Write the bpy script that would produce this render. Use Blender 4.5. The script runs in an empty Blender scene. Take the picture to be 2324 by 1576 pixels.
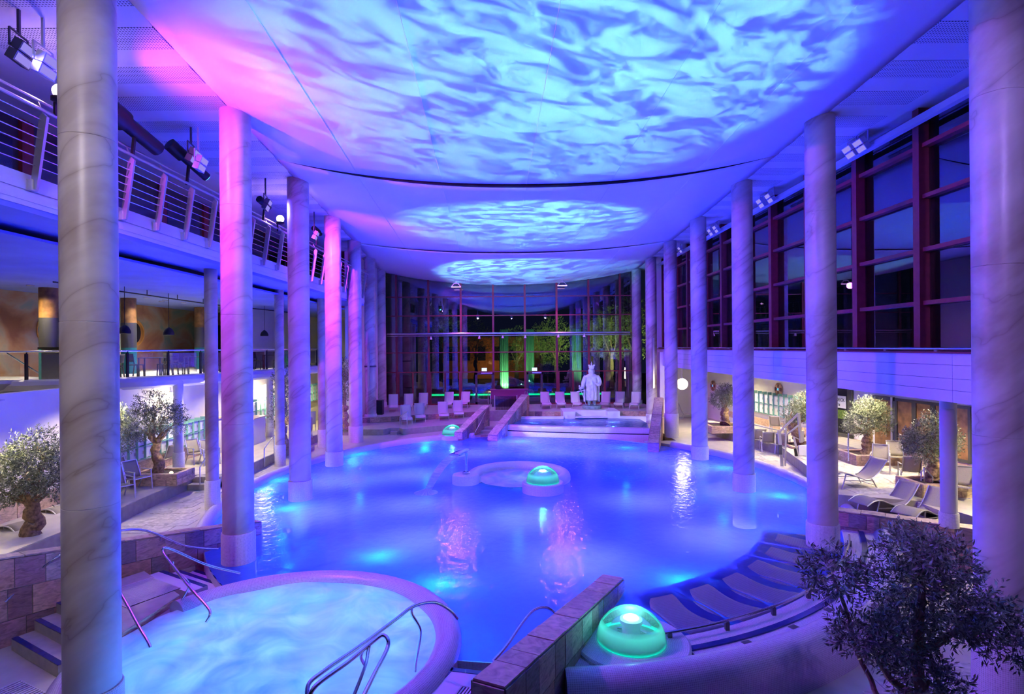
import bpy, bmesh, math, random
from mathutils import Matrix, Vector
random.seed(7)
PI = math.pi
S = bpy.context.scene
COL = S.collection

# ------------------------------------------------------------------ camera
F, CX, CY, CAMZ, ROLL = 1300.0, 1162.0, 788.0, 5.1, math.radians(0.45)
cam_d = bpy.data.cameras.new('camera'); cam = bpy.data.objects.new('camera', cam_d); COL.objects.link(cam)
cam_d.sensor_fit = 'HORIZONTAL'; cam_d.sensor_width = 36.0; cam_d.lens = F / 2324 * 36.0
cam_d.clip_start = 0.05; cam_d.clip_end = 400
cr, sr = math.cos(ROLL), math.sin(ROLL)
cam.matrix_world = Matrix(((cr, sr, 0, 0), (0, 0, -1, 0), (-sr, cr, 0, CAMZ), (0, 0, 0, 1)))
S.camera = cam

def ray(u, v):
    a, b = u - CX, CY - v
    return (a * cr + b * sr) / F, (-a * sr + b * cr) / F       # x/Y , z/Y
def P(u, v, z):                                                # pixel -> point on the level z
    x, w = ray(u, v); Y = (z - CAMZ) / w
    return Vector((x * Y, Y, z))
def PD(u, v, Y):                                               # pixel -> point at depth Y
    x, w = ray(u, v)
    return Vector((x * Y, Y, CAMZ + w * Y))
def PX(u, v, X):                                               # pixel -> point on the plane x = X
    x, w = ray(u, v); Y = X / x
    return Vector((X, Y, CAMZ + w * Y))

# ------------------------------------------------------------------ view, world
vs = S.view_settings
S.display_settings.display_device = 'sRGB'
vs.view_transform = 'Standard'; vs.look = 'None'; vs.gamma = 1.0; vs.exposure = 0.0; vs.use_curve_mapping = False
c = S.cycles
c.use_denoising = True
try: c.denoiser = 'OPENIMAGEDENOISE'
except Exception: pass
c.max_bounces = 3; c.diffuse_bounces = 2; c.glossy_bounces = 2; c.transmission_bounces = 1; c.transparent_max_bounces = 6
c.use_adaptive_sampling = True; c.adaptive_threshold = 0.2; c.adaptive_min_samples = 12
c.light_sampling_threshold = 0.04
c.caustics_reflective = False; c.caustics_refractive = False
c.sample_clamp_indirect = 4.0
w = bpy.data.worlds.new('night'); S.world = w; w.use_nodes = True
w.node_tree.nodes['Background'].inputs[0].default_value = (0.012, 0.016, 0.05, 1)
w.node_tree.nodes['Background'].inputs[1].default_value = 0.35

# colours of the lamps (linear)
BLUE = (0.06, 0.05, 1.0)
VIOLET = (0.20, 0.04, 1.0)
MAGENTA = (0.50, 0.04, 1.0)
CYAN = (0.0, 0.42, 1.0)
WARM = (1.0, 0.84, 0.54)
WHITE = (1.0, 0.95, 0.88)
# lamp powers, tuned together
POW = dict(pool_blue=720, pool_cyan=90, flood=1500, magenta=3400, dome=4100, globe=260, strip=26, cafe=120, far=560, statue=15000, garden=420)

def lamp(name, kind, loc, energy, color, size=0.1, target=None, angle=90, blend=0.3, parent=None):
    d = bpy.data.lights.new(name, kind); d.energy = energy; d.color = color
    if kind == 'AREA': d.size = size
    else: d.shadow_soft_size = size
    o = bpy.data.objects.new(name, d); COL.objects.link(o); o.location = loc
    if kind == 'SPOT': d.spot_size = math.radians(angle); d.spot_blend = blend
    if target is not None:
        o.rotation_euler = (Vector(target) - Vector(loc)).to_track_quat('-Z', 'Y').to_euler()
    if parent:
        o.parent = parent; o.location = Vector(loc) - origin(parent)
    return o

def gobo(o, scale=6.0, lo=0.35, hi=0.63, dark=0.10, stretch=(1, 1)):
    """water ripple gobo in front of a projector lamp"""
    d = o.data; d.use_nodes = True; nt = d.node_tree; n = nt.nodes; l = nt.links
    em = n['Emission']
    tc = n.new('ShaderNodeTexCoord'); sep = n.new('ShaderNodeSeparateXYZ'); l.new(tc.outputs['Normal'], sep.inputs[0])
    ab = n.new('ShaderNodeMath'); ab.operation = 'ABSOLUTE'; l.new(sep.outputs[2], ab.inputs[0])
    mx = n.new('ShaderNodeMath'); mx.operation = 'MAXIMUM'; mx.inputs[1].default_value = 0.05; l.new(ab.outputs[0], mx.inputs[0])
    cb = n.new('ShaderNodeCombineXYZ')
    for i in (0, 1):
        dv = n.new('ShaderNodeMath'); dv.operation = 'DIVIDE'; l.new(sep.outputs[i], dv.inputs[0]); l.new(mx.outputs[0], dv.inputs[1])
        ml = n.new('ShaderNodeMath'); ml.operation = 'MULTIPLY'; ml.inputs[1].default_value = stretch[i]; l.new(dv.outputs[0], ml.inputs[0])
        l.new(ml.outputs[0], cb.inputs[i])
    n1 = n.new('ShaderNodeTexNoise'); n1.inputs['Scale'].default_value = scale * .35; n1.inputs['Detail'].default_value = 1; l.new(cb.outputs[0], n1.inputs['Vector'])
    mp = n.new('ShaderNodeMix'); mp.data_type = 'VECTOR'; mp.inputs[0].default_value = 0.12
    l.new(cb.outputs[0], mp.inputs[4]); l.new(n1.outputs['Color'], mp.inputs[5])
    nz = n.new('ShaderNodeTexNoise'); nz.inputs['Scale'].default_value = scale; nz.inputs['Detail'].default_value = 5.0
    nz.inputs['Roughness'].default_value = .58; nz.inputs['Distortion'].default_value = 0.7; l.new(mp.outputs[1], nz.inputs['Vector'])
    rm = n.new('ShaderNodeMapRange'); rm.interpolation_type = 'SMOOTHSTEP'
    rm.inputs[1].default_value = lo; rm.inputs[2].default_value = hi; rm.inputs[3].default_value = dark; rm.inputs[4].default_value = 1.0
    l.new(nz.outputs[0], rm.inputs[0]); l.new(rm.outputs[0], em.inputs['Strength'])

# ------------------------------------------------------------------ materials
M = {}
def new_mat(name):
    m = bpy.data.materials.new(name); m.use_nodes = True; M[name] = m
    return m, m.node_tree.nodes, m.node_tree.links
def coords(n, l, kind='Object', scale=(1, 1, 1), rot=(0, 0, 0)):
    tc = n.new('ShaderNodeTexCoord'); mp = n.new('ShaderNodeMapping')
    mp.inputs['Scale'].default_value = scale; mp.inputs['Rotation'].default_value = rot
    if kind == 'World':
        g = n.new('ShaderNodeNewGeometry'); l.new(g.outputs['Position'], mp.inputs[0])
    else: l.new(tc.outputs[kind], mp.inputs[0])
    return mp.outputs[0]
def ramp(n, l, src, stops):
    r = n.new('ShaderNodeValToRGB'); l.new(src, r.inputs[0]); e = r.color_ramp.elements
    while len(e) < len(stops): e.new(0.5)
    for i, (p, col) in enumerate(stops):
        e[i].position = p; e[i].color = (*col, 1) if len(col) == 3 else col
    return r.outputs[0]
def bump(n, l, h, bsdf, strength=0.3, dist=0.02):
    b = n.new('ShaderNodeBump'); b.inputs['Strength'].default_value = strength; b.inputs['Distance'].default_value = dist
    l.new(h, b.inputs['Height']); l.new(b.outputs[0], bsdf.inputs['Normal'])
def plain(name, col, rough=0.6, metal=0.0, spec=0.4, noise=0.0, nscale=8, bumpk=0.0):
    m, n, l = new_mat(name); b = n['Principled BSDF']
    b.inputs['Roughness'].default_value = rough; b.inputs['Metallic'].default_value = metal
    b.inputs['Specular IOR Level'].default_value = spec; b.inputs['Base Color'].default_value = (*col, 1)
    if noise:
        v = coords(n, l, 'World'); t = n.new('ShaderNodeTexNoise'); t.inputs['Scale'].default_value = nscale; t.inputs['Detail'].default_value = 4
        l.new(v, t.inputs['Vector'])
        lo = tuple(max(0, x * (1 - noise)) for x in col); hi = tuple(min(1, x * (1 + noise)) for x in col)
        l.new(ramp(n, l, t.outputs[0], [(0.3, lo), (0.7, hi)]), b.inputs['Base Color'])
        if bumpk: bump(n, l, t.outputs[0], b, bumpk, 0.02)
    return m
def glow(name, col, strength):
    m, n, l = new_mat(name); n.remove(n['Principled BSDF']); e = n.new('ShaderNodeEmission')
    e.inputs[0].default_value = (*col, 1); e.inputs[1].default_value = strength
    l.new(e.outputs[0], n['Material Output'].inputs[0]); return m

plain('white_paint', (0.78, 0.77, 0.75), 0.6, noise=0.03, nscale=1.5)
plain('wall_cream', (0.80, 0.76, 0.66), 0.7, noise=0.03, nscale=1.2)
plain('shell_plaster', (0.80, 0.80, 0.80), 0.55, noise=0.02, nscale=0.6)
plain('concrete', (0.55, 0.55, 0.56), 0.6, noise=0.08, nscale=2)
plain('fascia', (0.72, 0.71, 0.72), 0.5, noise=0.04, nscale=1.5)
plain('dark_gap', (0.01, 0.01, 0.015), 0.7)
plain('black_metal', (0.015, 0.015, 0.018), 0.45, 0.3)
plain('dark_metal', (0.10, 0.10, 0.11), 0.4, 0.5)
plain('steel', (0.72, 0.72, 0.73), 0.22, 1.0)
plain('alu', (0.62, 0.61, 0.60), 0.38, 0.85)
plain('sling', (0.30, 0.27, 0.22), 0.75, noise=0.1, nscale=60)
plain('sling_dark', (0.16, 0.15, 0.13), 0.75, noise=0.1, nscale=60)
plain('sling_light', (0.66, 0.62, 0.60), 0.75, noise=0.06, nscale=60)
plain('deck', (0.50, 0.46, 0.39), 0.45, noise=0.10, nscale=3, spec=0.5)
plain('paver', (0.52, 0.48, 0.40), 0.42, noise=0.14, nscale=2.2, spec=0.5)
plain('riser', (0.33, 0.31, 0.27), 0.6, noise=0.12, nscale=5)
plain('step_stone', (0.42, 0.39, 0.33), 0.5, noise=0.12, nscale=5)
plain('red_wood', (0.24, 0.035, 0.045), 0.4, noise=0.15, nscale=6)
plain('frame_grey', (0.06, 0.06, 0.058), 0.5)
plain('blue_tile', (0.008, 0.02, 0.16), 0.15, spec=0.6)
plain('grate', (0.66, 0.60, 0.62), 0.5)
plain('white_plastic', (0.75, 0.75, 0.77), 0.4)
plain('bark', (0.22, 0.14, 0.075), 0.85, noise=0.55, nscale=14, bumpk=0.8)
plain('bark_pale', (0.30, 0.22, 0.15), 0.8, noise=0.4, nscale=18, bumpk=0.6)
plain('soil', (0.06, 0.04, 0.03), 0.9, noise=0.4, nscale=20)
plain('glass_edge', (0.25, 0.55, 0.48), 0.15, spec=0.6)
plain('locker_white', (0.72, 0.76, 0.74), 0.4)
plain('statue_stone', (0.70, 0.74, 0.72), 0.7, noise=0.12, nscale=6, bumpk=0.3)
plain('statue_base', (0.24, 0.33, 0.31), 0.7, noise=0.25, nscale=9)
plain('marble_pale', (0.62, 0.58, 0.55), 0.5, noise=0.1, nscale=4)
plain('medal_brown', (0.45, 0.27, 0.14), 0.5, noise=0.2, nscale=12)
plain('medal_dark', (0.10, 0.04, 0.03), 0.5)
plain('night_ground', (0.02, 0.024, 0.02), 0.9, noise=0.4, nscale=3)
plain('green_pillar', (0.03, 0.15, 0.10), 0.5)
plain('bar_front', (0.30, 0.04, 0.16), 0.35)
plain('stool_teal', (0.02, 0.20, 0.22), 0.4)
plain('soffit_blue', (0.20, 0.26, 0.62), 0.7, noise=0.12, nscale=0.7)
plain('soffit_dark', (0.10, 0.09, 0.22), 0.7)
plain('plaster_pale', (0.58, 0.57, 0.58), 0.6, noise=0.06, nscale=1.6)
plain('facade_orange', (0.75, 0.34, 0.06), 0.7, noise=0.2, nscale=1)
plain('rust_panel', (0.26, 0.13, 0.045), 0.35, noise=0.45, nscale=3.5, spec=0.5)
glow('globe', (1.0, 0.90, 0.70), 9.0)
glow('lamp_white', (1.0, 0.97, 0.92), 14.0)
glow('lamp_magenta', (1.0, 0.55, 1.0), 40.0)
glow('lamp_cyan', (0.10, 0.85, 1.0), 6.0)
glow('blue_glow', (0.05, 0.55, 1.0), 1.5)
glow('dome_ring', (0.0, 0.9, 0.66), 1.3)
glow('dome_lamp', (0.75, 1.0, 0.97), 10.0)
glow('green_led', (0.0, 0.65, 0.18), 3.0)
glow('exit_sign', (0.45, 1.0, 0.85), 2.2)
glow('lamp_warm', (1.0, 0.75, 0.35), 8.0)
glow('lamp_bar', (0.85, 0.4, 1.0), 3.0)
glow('lamp_dim_violet', (0.35, 0.28, 0.95), 0.9)

def mat_column(name, base=(0.62, 0.56, 0.51), vein=(0.20, 0.13, 0.10)):
    m, n, l = new_mat(name); b = n['Principled BSDF']; b.inputs['Roughness'].default_value = 0.38
    v = coords(n, l, 'World', (1, 1, 1), (0.55, 0.35, 0.2))
    t1 = n.new('ShaderNodeTexNoise'); t1.inputs['Scale'].default_value = 0.9; t1.inputs['Detail'].default_value = 3; l.new(v, t1.inputs['Vector'])
    v1 = coords(n, l, 'World', (1, 1, 1), (0.35, 0.62, 0))
    mp2 = n.new('ShaderNodeMapping'); mp2.inputs['Scale'].default_value = (0.16, 0.5, 1.15); l.new(v1, mp2.inputs[0]); v2 = mp2.outputs[0]
    t2 = n.new('ShaderNodeTexNoise'); t2.inputs['Scale'].default_value = 0.9; t2.inputs['Detail'].default_value = 4; t2.inputs['Distortion'].default_value = 0.25; l.new(v2, t2.inputs['Vector'])
    s = n.new('ShaderNodeMath'); s.operation = 'SUBTRACT'; s.inputs[1].default_value = 0.5; l.new(t2.outputs[0], s.inputs[0])
    a = n.new('ShaderNodeMath'); a.operation = 'ABSOLUTE'; l.new(s.outputs[0], a.inputs[0])
    vein_f = ramp(n, l, a.outputs[0], [(0.0, (0.55,) * 3), (0.004, (0.34,) * 3), (0.02, (0.16,) * 3), (0.06, (0, 0, 0))])
    mp3 = n.new('ShaderNodeMapping'); mp3.inputs['Scale'].default_value = (0.22, 0.5, 1.0); mp3.inputs['Location'].default_value = (7, 3, 5); l.new(v1, mp3.inputs[0])
    t3 = n.new('ShaderNodeTexNoise'); t3.inputs['Scale'].default_value = 0.9; t3.inputs['Detail'].default_value = 5; t3.inputs['Roughness'].default_value = 0.6; l.new(mp3.outputs[0], t3.inputs['Vector'])
    basec = ramp(n, l, t3.outputs[0], [(0.34, tuple(x * k for x, k in zip(base, (0.62, 0.54, 0.50)))), (0.5, tuple(x * .92 for x in base)), (0.68, tuple(min(1, x * 1.12) for x in base))])
    mx = n.new('ShaderNodeMix'); mx.data_type = 'RGBA'; l.new(vein_f, mx.inputs[0]); l.new(basec, mx.inputs[6]); mx.inputs[7].default_value = (*vein, 1)
    l.new(mx.outputs[2], b.inputs['Base Color'])
    return m
mat_column('column_stone')
mat_column('column_warm', (0.50, 0.42, 0.34), (0.22, 0.14, 0.10))

def mat_mosaic(name, a=(0.66, 0.64, 0.62), grout=(0.86, 0.86, 0.86), size=0.03, rough=0.3):
    m, n, l = new_mat(name); b = n['Principled BSDF']; b.inputs['Roughness'].default_value = rough
    v = coords(n, l, 'UV'); br = n.new('ShaderNodeTexBrick'); l.new(v, br.inputs['Vector'])
    br.offset = 0.0; br.inputs['Scale'].default_value = 1.0; br.inputs['Mortar Size'].default_value = size * 0.09
    br.inputs['Brick Width'].default_value = size; br.inputs['Row Height'].default_value = size
    br.inputs['Color1'].default_value = (*a, 1); br.inputs['Color2'].default_value = (*tuple(x * 0.82 for x in a), 1); br.inputs['Mortar'].default_value = (*grout, 1)
    l.new(br.outputs[0], b.inputs['Base Color']); bump(n, l, br.outputs['Fac'], b, -0.3, 0.003)
    return m
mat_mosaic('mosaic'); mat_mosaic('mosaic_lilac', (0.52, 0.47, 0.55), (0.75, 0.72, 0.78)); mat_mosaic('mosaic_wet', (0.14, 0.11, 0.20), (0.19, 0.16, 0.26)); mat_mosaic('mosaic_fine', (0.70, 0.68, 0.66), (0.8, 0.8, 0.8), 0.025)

def mat_stone(name, cols):
    m, n, l = new_mat(name); b = n['Principled BSDF']; b.inputs['Roughness'].default_value = 0.5
    oi = n.new('ShaderNodeObjectInfo')
    r = n.new('ShaderNodeValToRGB'); r.color_ramp.interpolation = 'CONSTANT'; l.new(oi.outputs['Random'], r.inputs[0])
    e = r.color_ramp.elements
    while len(e) < len(cols): e.new(0.5)
    for i, col in enumerate(cols): e[i].position = i / len(cols); e[i].color = (*col, 1)
    v = coords(n, l, 'World', (1.0, 1.0, 3.0), (0.4, 0.3, 0))
    ad = n.new('ShaderNodeVectorMath'); ad.operation = 'ADD'; l.new(v, ad.inputs[0])
    rv = n.new('ShaderNodeMath'); rv.operation = 'MULTIPLY'; rv.inputs[1].default_value = 40; l.new(oi.outputs['Random'], rv.inputs[0]); l.new(rv.outputs[0], ad.inputs[1])
    t = n.new('ShaderNodeTexNoise'); t.inputs['Scale'].default_value = 5; t.inputs['Detail'].default_value = 6; t.inputs['Distortion'].default_value = 1.2; l.new(ad.outputs[0], t.inputs['Vector'])
    k = ramp(n, l, t.outputs[0], [(0.28, (0.55,) * 3), (0.5, (1.0,) * 3), (0.72, (1.35,) * 3)])
    mx = n.new('ShaderNodeMix'); mx.data_type = 'RGBA'; mx.blend_type = 'MULTIPLY'; mx.inputs[0].default_value = 1
    l.new(r.outputs[0], mx.inputs[6]); l.new(k, mx.inputs[7]); l.new(mx.outputs[2], b.inputs['Base Color'])
    bump(n, l, t.outputs[0], b, 0.5, 0.02)
    return m
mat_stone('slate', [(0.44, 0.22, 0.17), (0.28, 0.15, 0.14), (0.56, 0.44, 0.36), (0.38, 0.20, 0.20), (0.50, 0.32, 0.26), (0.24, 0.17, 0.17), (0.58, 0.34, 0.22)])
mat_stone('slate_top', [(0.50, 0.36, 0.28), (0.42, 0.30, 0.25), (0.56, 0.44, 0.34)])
mat_stone('sandstone', [(0.56, 0.38, 0.24), (0.62, 0.46, 0.30), (0.48, 0.34, 0.24), (0.58, 0.40, 0.28)])
mat_stone('paver_stone', [(0.52, 0.48, 0.41), (0.49, 0.45, 0.38), (0.55, 0.51, 0.43), (0.50, 0.47, 0.41)])

def mat_paint_wall():
    m, n, l = new_mat('painted_wall'); b = n['Principled BSDF']; b.inputs['Roughness'].default_value = 0.7
    v = coords(n, l, 'World', (1, 0.35, 0.5)); t = n.new('ShaderNodeTexNoise'); t.inputs['Scale'].default_value = 1.1; t.inputs['Detail'].default_value = 5; t.inputs['Distortion'].default_value = 0.8; l.new(v, t.inputs['Vector'])
    l.new(ramp(n, l, t.outputs[0], [(0.30, (0.30, 0.12, 0.05)), (0.42, (0.45, 0.24, 0.10)), (0.52, (0.46, 0.36, 0.22)), (0.60, (0.22, 0.34, 0.24)), (0.70, (0.42, 0.36, 0.26))]), b.inputs['Base Color'])
mat_paint_wall()

def mat_perforated():
    m, n, l = new_mat('perforated'); b = n['Principled BSDF']; b.inputs['Roughness'].default_value = 0.6
    v = coords(n, l, 'World', (1 / 0.055,) * 3); fr = n.new('ShaderNodeVectorMath'); fr.operation = 'FRACTION'; l.new(v, fr.inputs[0])
    sb = n.new('ShaderNodeVectorMath'); sb.operation = 'SUBTRACT'; sb.inputs[1].default_value = (.5, .5, .5); l.new(fr.outputs[0], sb.inputs[0])
    mu = n.new('ShaderNodeVectorMath'); mu.operation = 'MULTIPLY'; mu.inputs[1].default_value = (1, 1, 0); l.new(sb.outputs[0], mu.inputs[0])
    le = n.new('ShaderNodeVectorMath'); le.operation = 'LENGTH'; l.new(mu.outputs[0], le.inputs[0])
    l.new(ramp(n, l, le.outputs['Value'], [(0.25, (0.12, 0.12, 0.13)), (0.31, (0.76, 0.76, 0.76))]), b.inputs['Base Color'])
mat_perforated()

def mat_leaf(name, a, b2, rough=0.5):
    m, n, l = new_mat(name); b = n['Principled BSDF']; b.inputs['Roughness'].default_value = rough
    v = coords(n, l, 'World'); t = n.new('ShaderNodeTexNoise'); t.inputs['Scale'].default_value = 9; l.new(v, t.inputs['Vector'])
    g = n.new('ShaderNodeNewGeometry')
    colr = ramp(n, l, t.outputs[0], [(0.35, a), (0.65, b2)])
    mx = n.new('ShaderNodeMix'); mx.data_type = 'RGBA'; l.new(g.outputs['Backfacing'], mx.inputs[0]); l.new(colr, mx.inputs[6]); mx.inputs[7].default_value = (*tuple(min(1, x * 1.5 + 0.03) for x in b2), 1)
    l.new(mx.outputs[2], b.inputs['Base Color'])
mat_leaf('olive_leaf', (0.055, 0.075, 0.030), (0.14, 0.16, 0.085))
mat_leaf('ficus_leaf', (0.09, 0.12, 0.08), (0.22, 0.25, 0.19), 0.34)
mat_leaf('garden_leaf', (0.05, 0.10, 0.015), (0.16, 0.24, 0.04))

def mat_water(name, transp, transl, diff, gloss_rough, bscale, bstr, foam=None):
    m, n, l = new_mat(name); n.remove(n['Principled BSDF']); out = n['Material Output']
    v = coords(n, l, 'World', (1, 0.7, 1)); t = n.new('ShaderNodeTexNoise'); t.inputs['Scale'].default_value = bscale; t.inputs['Detail'].default_value = 3; l.new(v, t.inputs['Vector'])
    bm = n.new('ShaderNodeBump'); bm.inputs['Strength'].default_value = bstr; bm.inputs['Distance'].default_value = 0.05; l.new(t.outputs[0], bm.inputs['Height'])
    tr = n.new('ShaderNodeBsdfTransparent'); tr.inputs[0].default_value = (*transp, 1)
    tl = n.new('ShaderNodeBsdfTranslucent'); tl.inputs[0].default_value = (*transl, 1)
    df = n.new('ShaderNodeBsdfDiffuse'); df.inputs[0].default_value = (*diff, 1)
    gl = n.new('ShaderNodeBsdfGlossy'); gl.inputs['Roughness'].default_value = gloss_rough; l.new(bm.outputs[0], gl.inputs['Normal'])
    m1 = n.new('ShaderNodeMixShader'); m1.inputs[0].default_value = 0.5; l.new(tl.outputs[0], m1.inputs[1]); l.new(df.outputs[0], m1.inputs[2])
    m2 = n.new('ShaderNodeMixShader'); m2.inputs[0].default_value = 0.62; l.new(tr.outputs[0], m2.inputs[1]); l.new(m1.outputs[0], m2.inputs[2])
    src = m2.outputs[0]
    if foam:
        sc, lo, hi = foam
        v2 = coords(n, l, 'World', (1, 1, 1)); f1 = n.new('ShaderNodeTexNoise'); f1.inputs['Scale'].default_value = sc; f1.inputs['Detail'].default_value = 5; f1.inputs['Distortion'].default_value = 1.5; l.new(v2, f1.inputs['Vector'])
        ff = ramp(n, l, f1.outputs[0], [(lo, (0, 0, 0)), (hi, (0.85,) * 3)])
        fd = n.new('ShaderNodeBsdfDiffuse'); fd.inputs[0].default_value = (0.9, 0.93, 0.95, 1)
        ft = n.new('ShaderNodeBsdfTranslucent'); ft.inputs[0].default_value = (0.85, 0.93, 1, 1)
        fm = n.new('ShaderNodeMixShader'); fm.inputs[0].default_value = 0.5; l.new(fd.outputs[0], fm.inputs[1]); l.new(ft.outputs[0], fm.inputs[2])
        m3 = n.new('ShaderNodeMixShader'); l.new(ff, m3.inputs[0]); l.new(src, m3.inputs[1]); l.new(fm.outputs[0], m3.inputs[2]); src = m3.outputs[0]
    fr = n.new('ShaderNodeFresnel'); fr.inputs[0].default_value = 1.33; l.new(bm.outputs[0], fr.inputs['Normal'])
    m4 = n.new('ShaderNodeMixShader'); l.new(fr.outputs[0], m4.inputs[0]); l.new(src, m4.inputs[1]); l.new(gl.outputs[0], m4.inputs[2])
    l.new(m4.outputs[0], out.inputs[0])
mat_water('pool_water', (0.36, 0.50, 1.0), (0.30, 0.45, 1.0), (0.05, 0.09, 0.60), 0.12, 5.0, 0.45)
mat_water('spa_water', (0.55, 0.85, 1.0), (0.55, 0.88, 1.0), (0.5, 0.78, 0.95), 0.35, 6.0, 0.25, foam=(1.1, 0.28, 0.64))
mat_water('cascade_water', (0.75, 0.88, 1.0), (0.4, 0.65, 0.95), (0.25, 0.4, 0.75), 0.08, 6.0, 0.2)

def mat_glass(name, tint, gloss, rough=0.0, gcol=(1, 1, 1)):
    m, n, l = new_mat(name); n.remove(n['Principled BSDF']); out = n['Material Output']
    tr = n.new('ShaderNodeBsdfTransparent'); tr.inputs[0].default_value = (*tint, 1)
    gl = n.new('ShaderNodeBsdfGlossy'); gl.inputs['Roughness'].default_value = rough; gl.inputs[0].default_value = (*gcol, 1)
    lw = n.new('ShaderNodeLayerWeight'); lw.inputs[0].default_value = 0.35
    ma = n.new('ShaderNodeMath'); ma.operation = 'MULTIPLY_ADD'; ma.inputs[1].default_value = 0.8; ma.inputs[2].default_value = gloss; ma.use_clamp = True; l.new(lw.outputs['Fresnel'], ma.inputs[0])
    mx = n.new('ShaderNodeMixShader'); l.new(ma.outputs[0], mx.inputs[0]); l.new(tr.outputs[0], mx.inputs[1]); l.new(gl.outputs[0], mx.inputs[2])
    l.new(mx.outputs[0], out.inputs[0])
mat_glass('window_glass', (0.72, 0.74, 0.80), 0.10)
mat_glass('clear_glass', (0.92, 0.95, 0.95), 0.01)
mat_glass('smoke_glass', (0.55, 0.55, 0.52), 0.02)
def mat_dome():
    m, n, l = new_mat('dome_glass'); n.remove(n['Principled BSDF']); out = n['Material Output']
    tr = n.new('ShaderNodeBsdfTransparent'); tr.inputs[0].default_value = (0.88, 1, 0.97, 1)
    tl = n.new('ShaderNodeBsdfTranslucent'); tl.inputs[0].default_value = (0.55, 0.95, 0.85, 1)
    tc = n.new('ShaderNodeTexCoord'); sp = n.new('ShaderNodeSeparateXYZ'); l.new(tc.outputs['Object'], sp.inputs[0])
    k = ramp(n, l, sp.outputs[2], [(0.0, (0.95,) * 3), (0.26, (0.82,) * 3), (0.34, (0.22,) * 3), (0.6, (0.12,) * 3)])
    m1 = n.new('ShaderNodeMixShader'); l.new(k, m1.inputs[0]); l.new(tr.outputs[0], m1.inputs[1]); l.new(tl.outputs[0], m1.inputs[2])
    gl = n.new('ShaderNodeBsdfGlossy'); gl.inputs['Roughness'].default_value = 0.03
    fr = n.new('ShaderNodeFresnel'); fr.inputs[0].default_value = 1.4
    m2 = n.new('ShaderNodeMixShader'); l.new(fr.outputs[0], m2.inputs[0]); l.new(m1.outputs[0], m2.inputs[1]); l.new(gl.outputs[0], m2.inputs[2]); l.new(m2.outputs[0], out.inputs[0])
mat_dome()
def mat_jet():
    m, n, l = new_mat('jet_water'); n.remove(n['Principled BSDF']); out = n['Material Output']
    tr = n.new('ShaderNodeBsdfTransparent'); tl = n.new('ShaderNodeBsdfTranslucent'); df = n.new('ShaderNodeBsdfDiffuse'); gl = n.new('ShaderNodeBsdfGlossy'); gl.inputs['Roughness'].default_value = 0.25
    for s in (tl, df): s.inputs[0].default_value = (0.85, 0.90, 1, 1)
    v = coords(n, l, 'UV', (30, 1.2, 1)); t = n.new('ShaderNodeTexNoise'); t.inputs['Scale'].default_value = 1; l.new(v, t.inputs['Vector'])
    k = ramp(n, l, t.outputs[0], [(0.3, (0.5,) * 3), (0.7, (0.92,) * 3)])
    a = n.new('ShaderNodeMixShader'); l.new(tl.outputs[0], a.inputs[1]); l.new(df.outputs[0], a.inputs[2])
    b = n.new('ShaderNodeMixShader'); b.inputs[0].default_value = 0.3; l.new(a.outputs[0], b.inputs[1]); l.new(gl.outputs[0], b.inputs[2])
    d = n.new('ShaderNodeMixShader'); l.new(k, d.inputs[0]); l.new(tr.outputs[0], d.inputs[1]); l.new(b.outputs[0], d.inputs[2]); l.new(d.outputs[0], out.inputs[0])
mat_jet()

# ------------------------------------------------------------------ mesh helpers
def origin(o):
    v = Vector(o.location)
    while o.parent: o = o.parent; v += Vector(o.location)
    return v
def props(o, label=None, cat=None, group=None, kind=None):
    if label: o['label'] = label
    if cat: o['category'] = cat
    if group: o['group'] = group
    if kind: o['kind'] = kind
    return o
def thing(name, label, cat, loc=(0, 0, 0), group=None, kind=None):
    o = bpy.data.objects.new(name, None); COL.objects.link(o); o.location = loc; o.empty_display_size = 0.1
    return props(o, label, cat, group, kind)
def smooth_path(pts, k=6):
    pts = [Vector(p) for p in pts]; out = []
    for i in range(len(pts) - 1):
        p0, p1, p2, p3 = pts[max(i - 1, 0)], pts[i], pts[i + 1], pts[min(i + 2, len(pts) - 1)]
        for j in range(k):
            t = j / k
            out.append(0.5 * ((2 * p1) + (p2 - p0) * t + (2 * p0 - 5 * p1 + 4 * p2 - p3) * t * t + (3 * p1 - p0 - 3 * p2 + p3) * t ** 3))
    out.append(pts[-1]); return out

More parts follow.
